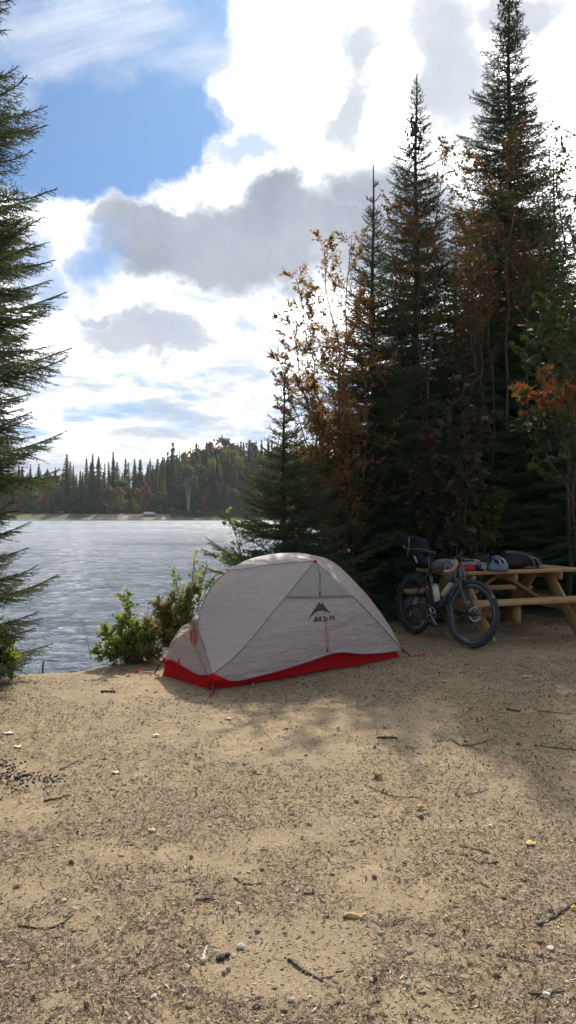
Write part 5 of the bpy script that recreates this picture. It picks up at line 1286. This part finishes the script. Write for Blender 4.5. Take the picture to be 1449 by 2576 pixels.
# straps dangling at the head tube
for k,(dx,dy,l) in enumerate([(-.045,-.045,.19),(.02,-.05,.2),(.05,-.02,.24),(.045,.03,.23),(.0,.05,.22)]):
    m=MB(); t0=HT+np.array([dx*.4,dy,.03]); m.tube([t0,t0+[dx*.7,dy*.2,-l*.5],t0+[dx,dy*.3,-l]],.008,6,flat=.35); m.build('strap',M_web,bike,smooth=True)
for o in list(col.objects):
    if o.name.startswith('wheel') : pass
# ---------- picnic table and the things on it
def wood_mat(name,c1,c2,c3):
    m,nt,out=new_mat(name); N=NT(nt)
    co=N.n('ShaderNodeTexCoord').outputs['Object']
    mp=N.n('ShaderNodeMapping',inp={0:co,3:(1.2,12,12)}).outputs[0]
    g=N.noise(mp,5,7,.65,1.2); k=N.noise(N.n('ShaderNodeMapping',inp={0:co,3:(3,9,9)}).outputs[0],1.8,2,.5)
    c=N.ramp(g,[(.3,c1),(.5,c2),(.72,c3)]); c=N.mix(N.ramp(k,[(.68,0.),(.76,.7)]),c,(.10,.045,.018))
    p=N.n('ShaderNodeBsdfPrincipled',inp={'Base Color':c,'Roughness':.6,'Specular IOR Level':.3})
    bn=N.n('ShaderNodeBump',inp={'Strength':.3,'Distance':.003,'Height':g}); N.link(bn.outputs[0],p.inputs['Normal']); N.link(p.outputs[0],out.inputs[0]); return m
M_wood=wood_mat('larch_boards',(.23,.125,.052),(.38,.23,.105),(.48,.32,.17))
TE=nrm([.935,.353,0]); TW=np.array([-TE[1],TE[0],0]); T0=np.array([1.80,8.57,0.0])   # near left corner of the top
THT=.745; TLn=1.86
table=empty('picnic_table',tuple(T0+TE*TLn/2+TW*.36),(0,0,math.atan2(TE[1],TE[0])),'new larch picnic table with attached benches at the wood edge','picnic table')
def tl(s,w,z): return (s-TLn/2,w-.36,z)   # along, across (0 near edge), height
def bd(name,a,b,w,t,side,par=table,bev=.004): m=MB(); m.board(tl(*a),tl(*b),w,t,side,bev=bev); return m.build(name,M_wood,par)
rr=np.random.default_rng(8)
for i in range(5): 
    e0=rr.uniform(-.02,.03)*1; e1=rr.uniform(-.02,.03); bd('tabletop_board',(e0,.07+.145*i,THT-.019),(TLn+e1,.07+.145*i,THT-.019),.138,.038,(0,1,0))
for w0 in (-.42,-.275): bd('bench_board',(.0,w0,.43),(TLn,w0,.43),.138,.038,(0,1,0))
for w0 in (.995,1.14): bd('bench_board',(.0,w0,.43),(TLn,w0,.43),.138,.038,(0,1,0))
for s in (.30,1.52):
    bd('leg',(s,-.38,-.02),(s,.24,THT-.042),.14,.038,(0,1,.3)); bd('leg',(s,1.10,-.02),(s,.48,THT-.042),.14,.038,(0,1,-.3))
    bd('cross_board',(s+.040,-.34,.34),(s+.040,1.06,.34),.14,.038,(0,0,1)); bd('cleat',(s+.0402,.02,THT-.082),(s+.0402,.70,THT-.082),.085,.036,(0,0,1))
    for w0 in (-.24,.96):
        m=MB(); m.tube([np.array(tl(s-.026,w0,.34)),np.array(tl(s-.015,w0,.34))],.011,8); m.build('bolt',M_dkmetal,table)
bd('brace',(.93,.36,THT-.06),(1.48,.36,.37),.12,.038,(0,1,0)); bd('brace',(.90,.36,THT-.06),(.36,.36,.37),.12,.038,(0,1,0))
bd('cleat',(.92,.02,THT-.082),(.92,.70,THT-.082),.085,.036,(0,0,1))
m=MB(); m.puffy(densify([(.0,.40),(.14,.40),(.14,.25),(.10,.20),(.0,.20)],1),[(-.02,1.),(.02,1.)]); m.V=[v@rotz(PI/2).T+np.array(tl(.62,-.42,0)) for v in m.V]; m.build('cleat',M_wood,table)
def ontop(px,py): return G(px,py,THT)      # a spot on the table top seen at print position
# backpack
c=ontop(1302,1431); c=np.array([2.78,9.22,THT])
bp=empty('backpack',tuple(c),(0,0,math.atan2(TE[1],TE[0])),'black backpack lying flat at the far side of the picnic table top','backpack')
m=MB(); m.puffy(densify([(-.22,.0),(-.235,.09),(-.22,.165),(-.12,.175),(.0,.155),(.12,.12),(.21,.095),(.235,.05),(.22,.0)],4),soft_rings(.13)); crumple(m,.035,12,9); m.V=[v*[1.02,1,1.2]+[0,0,.01] for v in m.V]; m.build('pack_body',simple('pack_cloth',(.011,.012,.016),.7,vary=.4,scale=8,bump=.8,bscale=18),bp,smooth=True)
for pts in ([(-.24,-.05,.20),(-.16,-.10,.20),(-.05,-.12,.155),(.05,-.13,.14),(.2,-.10,.11)],[(.06,-.14,.13),(.09,-.155,.07),(.08,-.15,.02)],[(.14,-.13,.115),(.17,-.145,.06),(.16,-.14,.01)],[(.19,-.12,.10),(.215,-.135,.05),(.205,-.13,.01)]):
    m=MB(); m.tube(pts,.013,6,flat=.5); m.build('strap',M_web,bp,smooth=True)
m=MB(); m.box((.20,-.15,.02),(.075,.03,.03),bev=.006); m.build('buckle',M_web,bp)
m=MB(); m.tube([(-.05,-.13,.01),(.02,-.15,.03),(.08,-.16,.012),(.12,-.15,.03)],.006,5); m.build('cord',M_web,bp,smooth=True)
# helmet
M_helm=simple('helmet_shell',(.075,.125,.175),.3,vary=.06,scale=5,coat=.5); M_helm2=simple('helmet_lower',(.10,.035,.045),.4)
c=np.array([2.40,8.86,THT]); hm=empty('bicycle_helmet',tuple(c),(0,0,.25),'slate blue vented cycling helmet on the picnic table beside the backpack','helmet')
def shell(a0,scale,vents,thick,z0=0):
    nu,nv=44,16; P=np.zeros((nv+1,nu,3)); keep=[]
    for j in range(nv+1):
        el=math.radians(-4+94*j/nv)
        for i in range(nu):
            az_=2*PI*i/nu; r_=scale*(1+.04*math.cos(2*az_)); P[j,i]=(.135*r_*math.cos(el)*math.cos(az_),.098*r_*math.cos(el)*math.sin(az_),.15*r_*math.sin(el)**.9 if el>0 else .15*r_*math.sin(el))
    V=P.reshape(-1,3); F=[]
    for j in range(nv):
        for i in range(nu):
            cx=(P[j,i]+P[j+1,(i+1)%nu])/2; az_=math.atan2(cx[1],cx[0]); el=j/nv
            hole=False
            if vents:
                for (va,ve,wa_,we_,sl) in vents:
                    da=(az_-va+PI)%(2*PI)-PI
                    if ((da+sl*(el-ve))/wa_)**2+((el-ve)/we_)**2<1: hole=True
            if not hole: F.append([j*nu+i,j*nu+(i+1)%nu,(j+1)*nu+(i+1)%nu,(j+1)*nu+i])
    m=MB(); m.add(V+[0,0,z0],F); return m
vents=[(-1.15,.42,.26,.17,0),(-2.05,.42,.33,.16,1.2),(-.25,.45,.22,.15,0),(-2.9,.45,.25,.16,0),(.7,.45,.3,.16,0),(1.6,.45,.3,.16,0),(2.4,.45,.3,.16,0),(-1.6,.76,.35,.09,0),(-.4,.76,.4,.09,0),(.8,.76,.4,.09,0),(2.2,.76,.5,.09,0),(-2.7,.76,.35,.09,0)]
shell(0,1,vents,0,.012).build('helmet_shell',M_helm,hm,smooth=True,solid=.012)
shell(0,.87,None,0,.012).build('inner_liner',M_hood,hm,smooth=True)
m=MB(); m.lathe([(1.0,.0),(1.03,.012),(1.0,.03),(.94,.03),(.94,.0)],32); m.V=[v*[.135,.098,1] for v in m.V]; m.build('lower_rim',M_helm2,hm,smooth=True)
m=MB(); P=[[[-.115*math.cos(q)-.03*u,.085*math.sin(q),.13+.012*math.cos(q)+.01*u] for q in np.linspace(-1.2,1.2,11)] for u in (0,1,2)]; m.grid(P); m.build('visor',M_hood,hm,smooth=True,solid=.006)
m=MB(); m.tube([(-.02,-.09,.02),(-.04,-.13,.01),(-.11,-.12,.008),(-.16,-.10,.006)],.004,5); m.build('chin_strap',M_hood,hm,smooth=True)
# small round pouch
c=np.array([2.20,8.78,THT]); o=empty('round_pouch',tuple(c),(0,0,.2),'fist sized pouch, bright blue above and black below, between helmet and handlebar','pouch')
m=MB(); m.lathe([(0,.0),(.038,.0),(.052,.02),(.057,.05),(.054,.068)],18); m.build('pouch_body',M_hood,o,smooth=True)
m=MB(); m.lathe([(.0545,.068),(.055,.078),(.045,.102),(.022,.112),(0,.113)],18); m.build('pouch_top',simple('bright_blue_cloth',(.02,.19,.42),.6,bump=.4,bscale=60),o,smooth=True)
for dx in (-.014,.004,.018):
    m=MB(); m.box((dx,-.0565,.048),(.009,.004,.034),R=roty(.25)); m.build('marking',M_label,o)
# grey mesh sack, red jacket, silver bundle, wire rack
def bundle(name,c,poly,half,mat,label,cat,seed,amp=.03,rz=.3,part=None):
    o=empty(name,tuple(c),(0,0,rz),label,cat); m=MB(); m.puffy(densify(poly,4),soft_rings(half)); crumple(m,amp,seed,13); m.build(part or (name.split('_')[-1]+'_cloth'),mat,o,smooth=True); return o
M_greycl=simple('grey_mesh_cloth',(.13,.14,.15),.8,vary=.25,scale=30,bump=.7,bscale=25)
M_redcl=simple('red_cloth',(.40,.012,.02),.7,vary=.25,scale=12,bump=.6,bscale=20)
M_silver=simple('silver_cloth',(.34,.35,.38),.5,vary=.25,scale=12,bump=.6,bscale=20)
gs=bundle('mesh_sack',(1.80,9.02,THT),[(-.13,0),(-.14,.04),(-.10,.085),(-.03,.125),(.06,.125),(.12,.09),(.14,0)],.07,M_greycl,'grey mesh sack at the left end of the picnic table top','sack',21,.035)
m=MB(); m.tube([(-.13,-.075,.01),(-.105,-.08,.075),(-.05,-.08,.09),(-.02,-.08,.05),(.0,-.08,.01)],.004,5); m.build('rim_cord',M_web,gs,smooth=True)
bundle('red_jacket',(2.03,8.84,THT),[(-.20,0),(-.20,.025),(-.12,.05),(-.03,.04),(.05,.06),(.12,.07),(.15,.0)],.10,M_redcl,'crumpled red jacket on the picnic table behind the handlebar','jacket',22,.04)
bundle('stuff_sack',(2.05,9.12,THT),[(-.17,0),(-.18,.07),(-.12,.115),(.0,.12),(.11,.12),(.17,.09),(.17,0)],.09,M_silver,'silver grey stuff sack behind the red jacket on the picnic table','sack',23,.03)
# boulders behind the bicycle
def rock_mat():
    m,nt,out=new_mat('granite'); N=NT(nt); g=N.n('ShaderNodeTexCoord').outputs['Object']
    c=N.ramp(N.noise(g,6,7,.7),[(.3,(.11,.105,.09)),(.55,(.22,.21,.19)),(.75,(.32,.31,.28))])
    p=N.n('ShaderNodeBsdfPrincipled',inp={'Base Color':c,'Roughness':.85}); bn=N.n('ShaderNodeBump',inp={'Strength':.7,'Distance':.02,'Height':N.noise(g,14,7,.7)}); N.link(bn.outputs[0],p.inputs['Normal']); N.link(p.outputs[0],out.inputs[0]); return m
M_rock=rock_mat()
def rock(name,loc,size,seed,label,cat='rock',mat=None,amp=.35,group=None,nu=20,nv=12,rz=None):
    m=MB(); m.sphere((0,0,0),1,nu,nv); v=VN(seed+300); r_=np.random.default_rng(seed)
    V=m.V[0]; d=1+amp*(v(V[:,0]*1.4+V[:,2],V[:,1]*1.4-V[:,2]*1.3,1,3)-.5)*2
    V=V*d[:,None]
    for k in range(11):   # planar facets
        n_=nrm(r_.normal(size=3)); t=r_.uniform(.5,.85); q=V@n_; V=V-np.where(q>t,(q-t)*.85,0)[:,None]*n_
    m.V=[V*np.array(size)]; me_o=m.build(name,mat or M_rock,None,smooth=True,auto=38); me_o.location=loc; me_o.rotation_euler=(0,0,rz if rz is not None else r_.random()*6)
    return tag(me_o,label,cat,group)
rock('boulder',(1.78,10.25,.10),(.30,.24,.24),1,'large grey boulder seen through the bicycle rear wheel',rz=.2)
rock('boulder',(1.36,10.35,.06),(.17,.15,.16),2,'smaller pale boulder left of the rear wheel',rz=1)
rock('boulder',(2.12,10.0,.04),(.16,.13,.12),3,'low grey boulder in the shade between the bicycle wheels')
g=G(1120,1600); rock('stone',(g[0],g[1],.03),(.055,.045,.045),4,'fist sized brown stone on the ground between the bicycle wheels','stone')
# ---------- shrubs on the bank
R=np.random.default_rng(99)
def bankz(x,y): return np.array([x,y,gh(x,y)])
def st(px,py,D): return W(px,py,D)
broadleaf('leafy_shrub',bankz(-1.52,7.25),[(st(300,1560,7.2),.006),(st(320,1500,7.2),.007),(st(262,1590,7.15),.006),(st(345,1570,7.2),.006),(st(240,1640,7.0),.004),(st(285,1620,7.0),.005),(st(360,1600,7.2),.005)],R,.042,.75,(M_green,M_twig),
  'bright green leafy birch shrub hanging over the water edge, leftmost bush on the bank',cat='shrub',side=13,sideL=.30,twigs=3,per=4,f0=.15,droop=.3,twl=.35,tintf=lambda P,t,r:np.clip(t*.8+.1,0,1))
broadleaf('brown_shrub',bankz(-1.48,7.45),[(st(330,1600,7.3),.005),(st(375,1560,7.3),.006),(st(355,1640,7.1),.004),(st(395,1590,7.25),.006),(st(310,1640,7.1),.004),(st(400,1640,7.1),.004)],R,.024,.5,(M_olive,M_twig),
  'rusty brown low shrub between the green shrub and the tent',cat='shrub',side=24,sideL=.28,twigs=6,per=9,f0=.05,droop=.1,twl=.4)
broadleaf('olive_shrub',bankz(-1.15,7.75),[(st(430,1500,7.6),.007),(st(410,1540,7.6),.006),(st(470,1490,7.7),.007),(st(450,1560,7.5),.006),(st(390,1580,7.5),.006),(st(490,1480,7.8),.006),(st(430,1600,7.4),.005),(st(400,1520,7.6),.005),(st(470,1530,7.6),.005)],R,.028,.5,(M_olive,M_twig),
  'tangled olive shrub with dried seed heads against the left end of the tent',cat='shrub',side=26,sideL=.26,twigs=6,per=9,f0=.08,droop=.15,twl=.4,tintf=lambda P,t,r:t*.85)
broadleaf('birch_sapling',bankz(-1.0,7.9),[(st(488,1405,7.9),.005),(st(440,1440,7.8),.005),(st(520,1420,8.0),.004),(st(545,1440,8.0),.004)],R,.045,.85,(M_green,M_twig),
  'thin birch sapling with few round leaves standing tall over the bank shrubs',cat='sapling',side=9,sideL=.16,twigs=1,per=2,f0=.45,droop=.4,upang=.6)
broadleaf('green_shrub',bankz(-.35,8.6),[(st(575,1290,8.6),.006),(st(600,1330,8.6),.005),(st(560,1380,8.5),.005)],R,.05,.85,(M_green,M_twig),
  'yellow green sprig reaching up in front of the small spruce',cat='shrub',side=7,sideL=.15,twigs=1,per=2,f0=.5,droop=.4,upang=.6)
broadleaf('edge_shrub',bankz(-2.35,6.55),[(st(12,1600,6.4),.005),(st(-30,1560,6.4),.006),(st(30,1650,6.3),.004),(st(-10,1640,6.3),.005)],R,.03,.6,(M_green,M_twig),
  'small green shrub under the big spruce at the left side of the photo',cat='shrub',side=14,sideL=.28,twigs=4,per=6,f0=.1,droop=.1,twl=.4)
for i,(px,py,h,l) in enumerate([(372,1500,.9,'bare upright stalk among the bank shrubs'),(392,1515,.8,'seed topped stalk just left of the olive shrub'),(205,1560,.55,'thin reddish dead twig leaning over the water')]):
    p=W(px,py,7.4); b_=W(px+(25 if i==2 else 4),1660,7.35); m=MB(); m.tube([b_,lerp(b_,p,.5)+[.01,0,0],p],[.004,.003,.0012],5)
    for k in range(7): q=lerp(b_,p,.55+.06*k); m.tube([q,q+[R.normal(0,.02),R.normal(0,.02),.03]],[.0015,.001],3)
    o=m.build('plant_stalk',M_twig,smooth=True); tag(o,l,'stalk')
g=G(108,1690); m=MB(); m.tube([g-[0,0,.08],g+[-.002,0,.045],g+[.004,0,.075],g+[.012,0,.10]],[.009,.008,.007,.004],7); m.tube([g+[.004,0,.078],g+[-.014,0,.10]],[.004,.002],5); tag(m.build('stick',M_bark,smooth=True),'short dark stick standing upright at the water edge','stick')
# grass tufts and leaf litter at the wood's edge
def tufts():
    r=np.random.default_rng(4); V=[];F=[];T=[];n=0
    N_=9000; x=r.uniform(-2.2,7,N_); y=r.uniform(7.3,13.5,N_); s=side_dist(x,y)
    k=(s>-.35)&((s<.22)&(x<1.2)&(y>7.0)|((y+.1*x)>9.9+2.2*(vn(x,y,.8,2)-.5)))&(vn2(x,y,2.2,3)>.42); x=x[k];y=y[k]; m_=len(x); z=ground_h(x,y)
    h=r.uniform(.04,.13,m_); a=r.random(m_)*6.28; ln=r.normal(0,.35,(m_,2))
    P=np.stack([x,y,z],1); sd_=np.stack([np.cos(a),np.sin(a),0*a],1)*.0035; tp_=P+np.stack([ln[:,0]*h,ln[:,1]*h,h],1)
    V=np.stack([P-sd_,P+sd_,tp_],1).reshape(-1,3); t=np.repeat(r.random(m_),3)
    o=bpy.data.objects.new('grass',mesh_np('grass',V,np.arange(len(V)).reshape(-1,3),mat=leaf_mat('grass_blades',[(0,(.05,.07,.02)),(.5,(.10,.11,.035)),(1,(.22,.19,.08))],.3),tint=t)); link(o); tag(o,'thin grass along the bank and the wood edge','grass',kind='stuff')
    N_=5200; x=r.uniform(-.6,7,N_); y=r.uniform(6.9,13.5,N_); s=side_dist(x,y); dens=np.clip((y+.25*x-8.4)/3.2,0.015,1); k=(s>.05)&(r.random(N_)<dens); x=x[k];y=y[k]; z=ground_h(x,y)+.012
    D=r.normal(size=(len(x),3))*[1,1,.25]; V,F,tt=leaves(np.stack([x,y,z],1),D,.038,.65,r,.0,.3,shape='simple')
    V[:,2]=np.maximum(V[:,2],ground_h(V[:,0],V[:,1])+.004)
    o=bpy.data.objects.new('fallen_leaves',mesh_np('fallen_leaves',V,F,mat=leaf_mat('dead_leaves',[(0,(.07,.030,.02)),(.4,(.14,.07,.035)),(.8,(.24,.15,.07)),(1,(.34,.28,.16))],.15),tint=tt)); link(o); tag(o,'brown fallen leaves under the picnic table and trees','leaf litter',kind='stuff')
tufts()
# ---------- single stones, sticks and leaves on the sand
def gp(px,py,dz=0): g=G(px,py); return (g[0],g[1],gtop(g[0],g[1])+dz)
def smat(name,c): return simple(name,c,.8,vary=.2,scale=60,bump=.5,bscale=140)
M_s={'grey':smat('grey_stone',(.30,.28,.25)),'dark':smat('dark_stone',(.14,.12,.10)),'white':smat('pale_stone',(.58,.54,.46)),'brown':smat('brown_stone',(.20,.14,.09)),'red':smat('reddish_stone',(.26,.13,.085)),'tan':smat('tan_stone',(.36,.27,.16)),'ochre':smat('ochre_stone',(.44,.29,.12))}
def stone(px,py,w,kind,label,h=.55,seed=0):
    D=CH*FPX/(py-1288); s=w/FPX*D/2*1.25; return rock('stone',gp(px,py,s*h*.6),(s,s*.75,s*h),seed+int(px*7+py),label,'stone',M_s[kind],.3,nu=12,nv=8,rz=0.3)
_p=gp(887,2314,.008); _m=MB(); _m.puffy(np.array([(-.034,-.004),(-.030,.008),(-.016,.012),(-.004,.013),(.006,.016),(.020,.010),(.036,.004),(.037,-.002),(.028,-.013),(.010,-.011),(-.012,-.009),(-.026,-.010)]),[(-.008,.95),(-.005,1.0),(.002,.92),(.006,.66),(.0085,.30)])
_m.V=[v[:,[0,2,1]]*[1,1.1,1.0] for v in _m.V]; crumple(_m,.004,31,60); _o=_m.build('stone',M_s['ochre'],auto=30,smooth=True); _o.location=_p; _o.rotation_euler=(.10,.05,-.12); tag(_o,'flat ochre slab, the largest stone on the sand','stone')
for a in [(1303,1869,11,'brown','lone brown stone right of the dry branched twig',.9),(1022,1879,10,'tan','upright tan stone below the short black stick',1.),(943,1884,9,'dark','dark pebble left of the upright tan stone',.8),
    (606,2390,20,'white','whitish stone near the wood splinter',.6),(575,2445,14,'tan','tan egg shaped stone under the wood splinter',.8),(565,2456,16,'brown','reddish brown chip beside the tan egg shaped stone',.6),(733,2598-70,18,'white','pale stone near the lower middle edge',.6),
    (458,2555-60,20,'grey','grey green cobble, the larger of a pair near the bottom',.7),(445,2560-55,14,'brown','brown stone touching the grey green cobble',.7),(387,2568-55,18,'white','white stone left of the cobble pair',.6),(1031,2398,18,'grey','blue grey smooth stone on the lower right sand',.6),
    (1027,2486,18,'grey','rough grey stone below the smooth blue grey one',.8),(935,2478,16,'white','white lump of stone beside a small cone',.7),(1384,2388,18,'white','oval whitish stone at the lower right',.6),(1350,2398,11,'grey','small round grey stone left of the oval whitish one',.8),
    (1248,2451,17,'dark','dark grey stone right of centre near the bottom',.8),(1060,2060,14,'dark','dark lump of stone beside the curled leaf',.8),(1068,2050,9,'white','pale pebble on top of the dark lump',.8),(897,2022,15,'grey','dark grey rounded stone in the middle of the sand',.7),
    (946,1995-35,11,'grey','squarish pebble near the curled brown leaf',.8),(1153,2000,9,'dark','flat dark pebble in the right half of the sand',.5),(393,2100+40,14,'grey','rounded grey stone left of centre',.7),(660,2250-60,13,'brown','brown stone in the middle of the picture',.7),
    (378,2395-50,16,'tan','tan wedge shaped stone in the lower left quarter',.6),(42,2235,20,'tan','squat tan stone near the left edge',.65),(160,2300-30,14,'white','flat pale stone above the tyre print',.45),(480,2165,11,'brown','small brown cone like stone',1.),
    (641,1968-20,12,'grey','grey pebble above a bent twig',.7),(650,1952,10,'white','white pebble next to the grey one above a bent twig',.7),(282,1995-10,14,'tan','tan oval pebble left of centre',.55),(503,1950-40,11,'grey','grey pebble in the left half beyond the leaf',.6),
    (1375,2555-50,22,'white','whitish flat stone in the bottom right corner',.5),(722,1836,12,'grey','grey pebble just outside the tent shadow',.6),(1142,2190,10,'white','pale chip in the right half of the sand',.5),(1310,2105,10,'grey','small grey pebble beneath the pale leaf',.6),(837,2200,14,'tan','tan pebble with a white side, above the ochre slab',.6)]:
    stone(*a[:5],h=a[5])
def stick(pts,r0,r1,label,cat='stick',name='stick',mat=None,side=0,seed=0):
    P=[np.array(gp(x,y,r0*.8)) for x,y in pts]; r_=np.random.default_rng(seed+int(pts[0][0])); f=curve(P) if len(P)>2 else (lambda s:lerp(P[0],P[1],s))
    m=MB(); n=10; Q=[f(i/n)+r_.normal(0,r0*.5,3)*[1,1,.3] for i in range(n+1)]; m.tube(Q,np.linspace(r0,r1,n+1),6)
    for k in range(side):
        q=Q[int(r_.integers(3,n))]; d=nrm(Q[-1]-Q[0]); a=r_.choice([-1,1])*r_.uniform(.5,1.); d=rotz(a)@d; L=np.linalg.norm(Q[-1]-Q[0])*r_.uniform(.2,.4)
        m.tube([q,q+d*L*.5+[0,0,r_.uniform(.0,.02)],q+d*L+[0,0,r_.uniform(.0,.03)]],[r0*.5,r0*.4,r1*.6],4)
    return tag(m.build(name,mat or (M_bark if r0>.006 else M_twig),smooth=True),label,cat)
M_pale=simple('bleached_wood',(.50,.43,.31),.8,vary=.2,scale=40); M_char=simple('charcoal',(.012,.012,.012),.8,vary=.4,bump=.8,bscale=50)
for a in [([(947,1857),(1002,1857)],.0075,.006,'short straight black stick on the sand below the tent'),([(1127,1856),(1170,1872),(1205,1868),(1240,1855)],.005,.002,'dry branched twig curving over the sand',6),
    ([(725,2510-90),(770,2455),(810,2480)],.0055,.003,'bent bare twig near the bottom middle',1),([(1352,2330),(1390,2312),(1449,2270)],.007,.005,'long crooked stick at the right edge',1),([(1330,2502),(1425,2497)],.005,.004,'thin straight twig in the bottom right corner'),
    ([(1275,1783),(1310,1790)],.009,.005,'short black twig in the tree shade at the right'),([(1350,1788),(1449,1796)],.004,.002,'hair thin twig near the right edge in the shade'),([(1340,1870),(1449,1886)],.005,.003,'dark branching twig at the right edge',2),([(385+0,1745),(395,1742)],.004,.003,'tiny twig near the left of the tent'),
    ([(255,1746),(290,1745)],.010,.006,'knobby dark twig on the sand left of the tent',1),([(917,1978),(1010,2010),(1060,2008)],.0035,.002,'thin wavy twig left of the curled leaf'),([(1145,1998),(1160,1965)],.0045,.003,'short forked twig standing out of the sand',1),([(1170,1998),(1230,1985)],.003,.002,'faint twig between the forked twig and the pale leaf',1),
    ([(150,1995-60),(195,1915)],.006,.004,'straight twig beside the charcoal patch'),([(110,2016),(180,2003)],.006,.003,'dark curved twig below the charcoal patch',1),([(45,2400-70),(130,2335),(185,2300)],.004,.003,'long thin twig above the tyre print'),([(760,2278-30),(790,2250)],.005,.004,'short twig left of the ochre slab',2),
    ([(1155,2128),(1230,2150)],.0045,.003,'thin dark twig beneath the ochre leaf',1),([(495,2170+100),(540,2268)],.005,.004,'stubby twig in the lower left quarter'),([(590,2215),(620,2230),(660,2225)],.004,.003,'short curved twig in the middle of the sand'),([(1300,2485-80),(1250,2450-50),(1345,2420)],.003,.002,'wispy twig among the pebbles at the lower right',2),([(560,2325),(570,2270)],.0035,.0025,'bent twig left of the ochre slab',2)]:
    stick(a[0],a[1],a[2],a[3],side=a[4] if len(a)>4 else 0)
stick([(507,2432),(520,2392)],.008,.003,'bleached wood splinter on the lower left sand','wood splinter','wood_splinter',M_pale)
stick([(545,2420),(575,2412)],.009,.007,'dark bark stub right of the bleached splinter','bark','bark_stub')
stick([(40,1912+48),(72,1948)],.009,.006,'charred stick end in the charcoal patch','charred stick','charred_stick',M_char)
for (px,py,s,c,l,an) in [(1335,2128,30,(.55,.36,.13),'ochre birch leaf lying on the right sand',.2),(1058,2038,26,(.50,.33,.15),'curled tan leaf beside a dark stone',.5),(1325,1703,24,(.62,.52,.36),'pale curled leaf in the tree shade at the right',0.3),(950,1962,24,(.42,.26,.13),'curled brown leaf in the middle of the sand',.9),
    (291,1930+15,24,(.60,.44,.25),'pinkish tan leaf left of centre',0),(22,1848,26,(.66,.60,.48),'large pale leaf at the left edge',0),(393,1855,20,(.62,.56,.42),'pale leaf on the sand in front of the tent',.3),(575,1812,20,(.50,.36,.18),'ochre leaf scrap by the tent shadow',.1),(45,1880,24,(.62,.54,.38),'pale strip of bark at the left edge',.1),(383,2095+0,22,(.55,.42,.24),'tan leaf scrap in the left half',.2),(1120,1718,14,(.6,.5,.36),'small pale leaf in the shade',.4),(1449-5,2290,20,(.55,.36,.12),'orange leaf under the crooked stick',.2),
    (1232,2083+0,14,(.60,.56,.45),'small pale leaf right of the dark stone',.2)]:
    p=np.array(gp(px,py,.004)); D=p[1]; L=s/FPX*D; r_=np.random.default_rng(px); m=MB(); nseg=10
    P=[]
    for i in range(7):
        u=i/6; w=L*.33*math.sin(PI*min(1,u*.9+.07))**.8
        P.append([[ (u-.5)*L, q*w*(1+.2*r_.normal()*0+ (.15 if i%2 else -.05)), .010*an*2*(abs(q)**2)+.018*an*(2*u-1)**2+.004*math.sin(u*9+q*3)] for q in np.linspace(-1,1,5)])
    m.grid(P); o=m.build('dry_leaf',simple('dry_leaf',c,.8,vary=.25,scale=90),smooth=True,solid=.0012); o.location=tuple(p+np.array([0,0,.003])); o.rotation_euler=(0,0,r_.uniform(-.5,.5)); tag(o,l,'leaf')
# burnt patch: crumbs of charcoal
def char():
    r=np.random.default_rng(6); m=MB()
    for k in range(230):
        px=abs(r.normal(0,45)); py=1945+r.normal(0,22)+.2*px
        if k>170: px=120+r.normal(0,18); py=1960+r.normal(0,8)
        p=gp(px,py,.004); s=r.uniform(.002,.0065); m.sphere(p,(s*1.4,s,s*.7),6,4,jit=.35,seed=k)
    tag(m.build('charcoal_crumbs',M_char),'black charcoal crumbs of an old fire at the left edge','charcoal',kind='stuff')
char()
for i,(px,py,s,l) in enumerate([(180,2178,.017,'dark spruce cone left of centre on the sand'),(941,2473,.017,'small dark cone beside the white lump of stone'),(218,2548-15,.015,'reddish cone near the bottom left'),(942,2212,.014,'dark cone beyond the ochre slab'),(645,2545,.014,'brown cone near the bottom edge')]):
    s*=.62; p=np.array(gp(px,py,s*.6)); m=MB(); r_=np.random.default_rng(i); ax=nrm([r_.normal(),r_.normal(),0])
    for k in range(44):
        u=k/43; a=k*2.4; w=s*.75*math.sin(PI*(u*.85+.1)); sd_=np.array([-ax[1],ax[0],0]); c=ax*(u-.5)*s*2.6+sd_*math.cos(a)*w+np.array([0,0,math.sin(a)*w]); m.sphere(c,(s*.28,s*.28,s*.16),5,3)
    o=m.build('spruce_cone',M_cone); o.location=tuple(p); tag(o,l,'cone')
scene.cycles.max_bounces=6; scene.cycles.diffuse_bounces=3; scene.cycles.glossy_bounces=3; scene.cycles.transmission_bounces=3; scene.cycles.transparent_max_bounces=4
scene.cycles.sample_clamp_indirect=4.0; scene.cycles.sample_clamp_direct=12.0; scene.cycles.caustics_reflective=False; scene.cycles.caustics_refractive=False
print('verts',sum(len(m.vertices) for m in bpy.data.meshes))

# thin air haze over the lake
m_,nt_,out_=new_mat('haze_air'); N_h=NT(nt_); pv=N_h.n('ShaderNodeVolumePrincipled',inp={'Density':HAZE,'Anisotropy':.3}); pv.inputs['Color'].default_value=(.82,.88,.95,1); nt_.links.new(pv.outputs[0],out_.inputs['Volume'])
mb=MB(); mb.box((0,260,22),(3000,1500,54)); hz_o=mb.build('haze',m_); tag(hz_o,'thin pale haze over the lake','haze',kind='stuff')
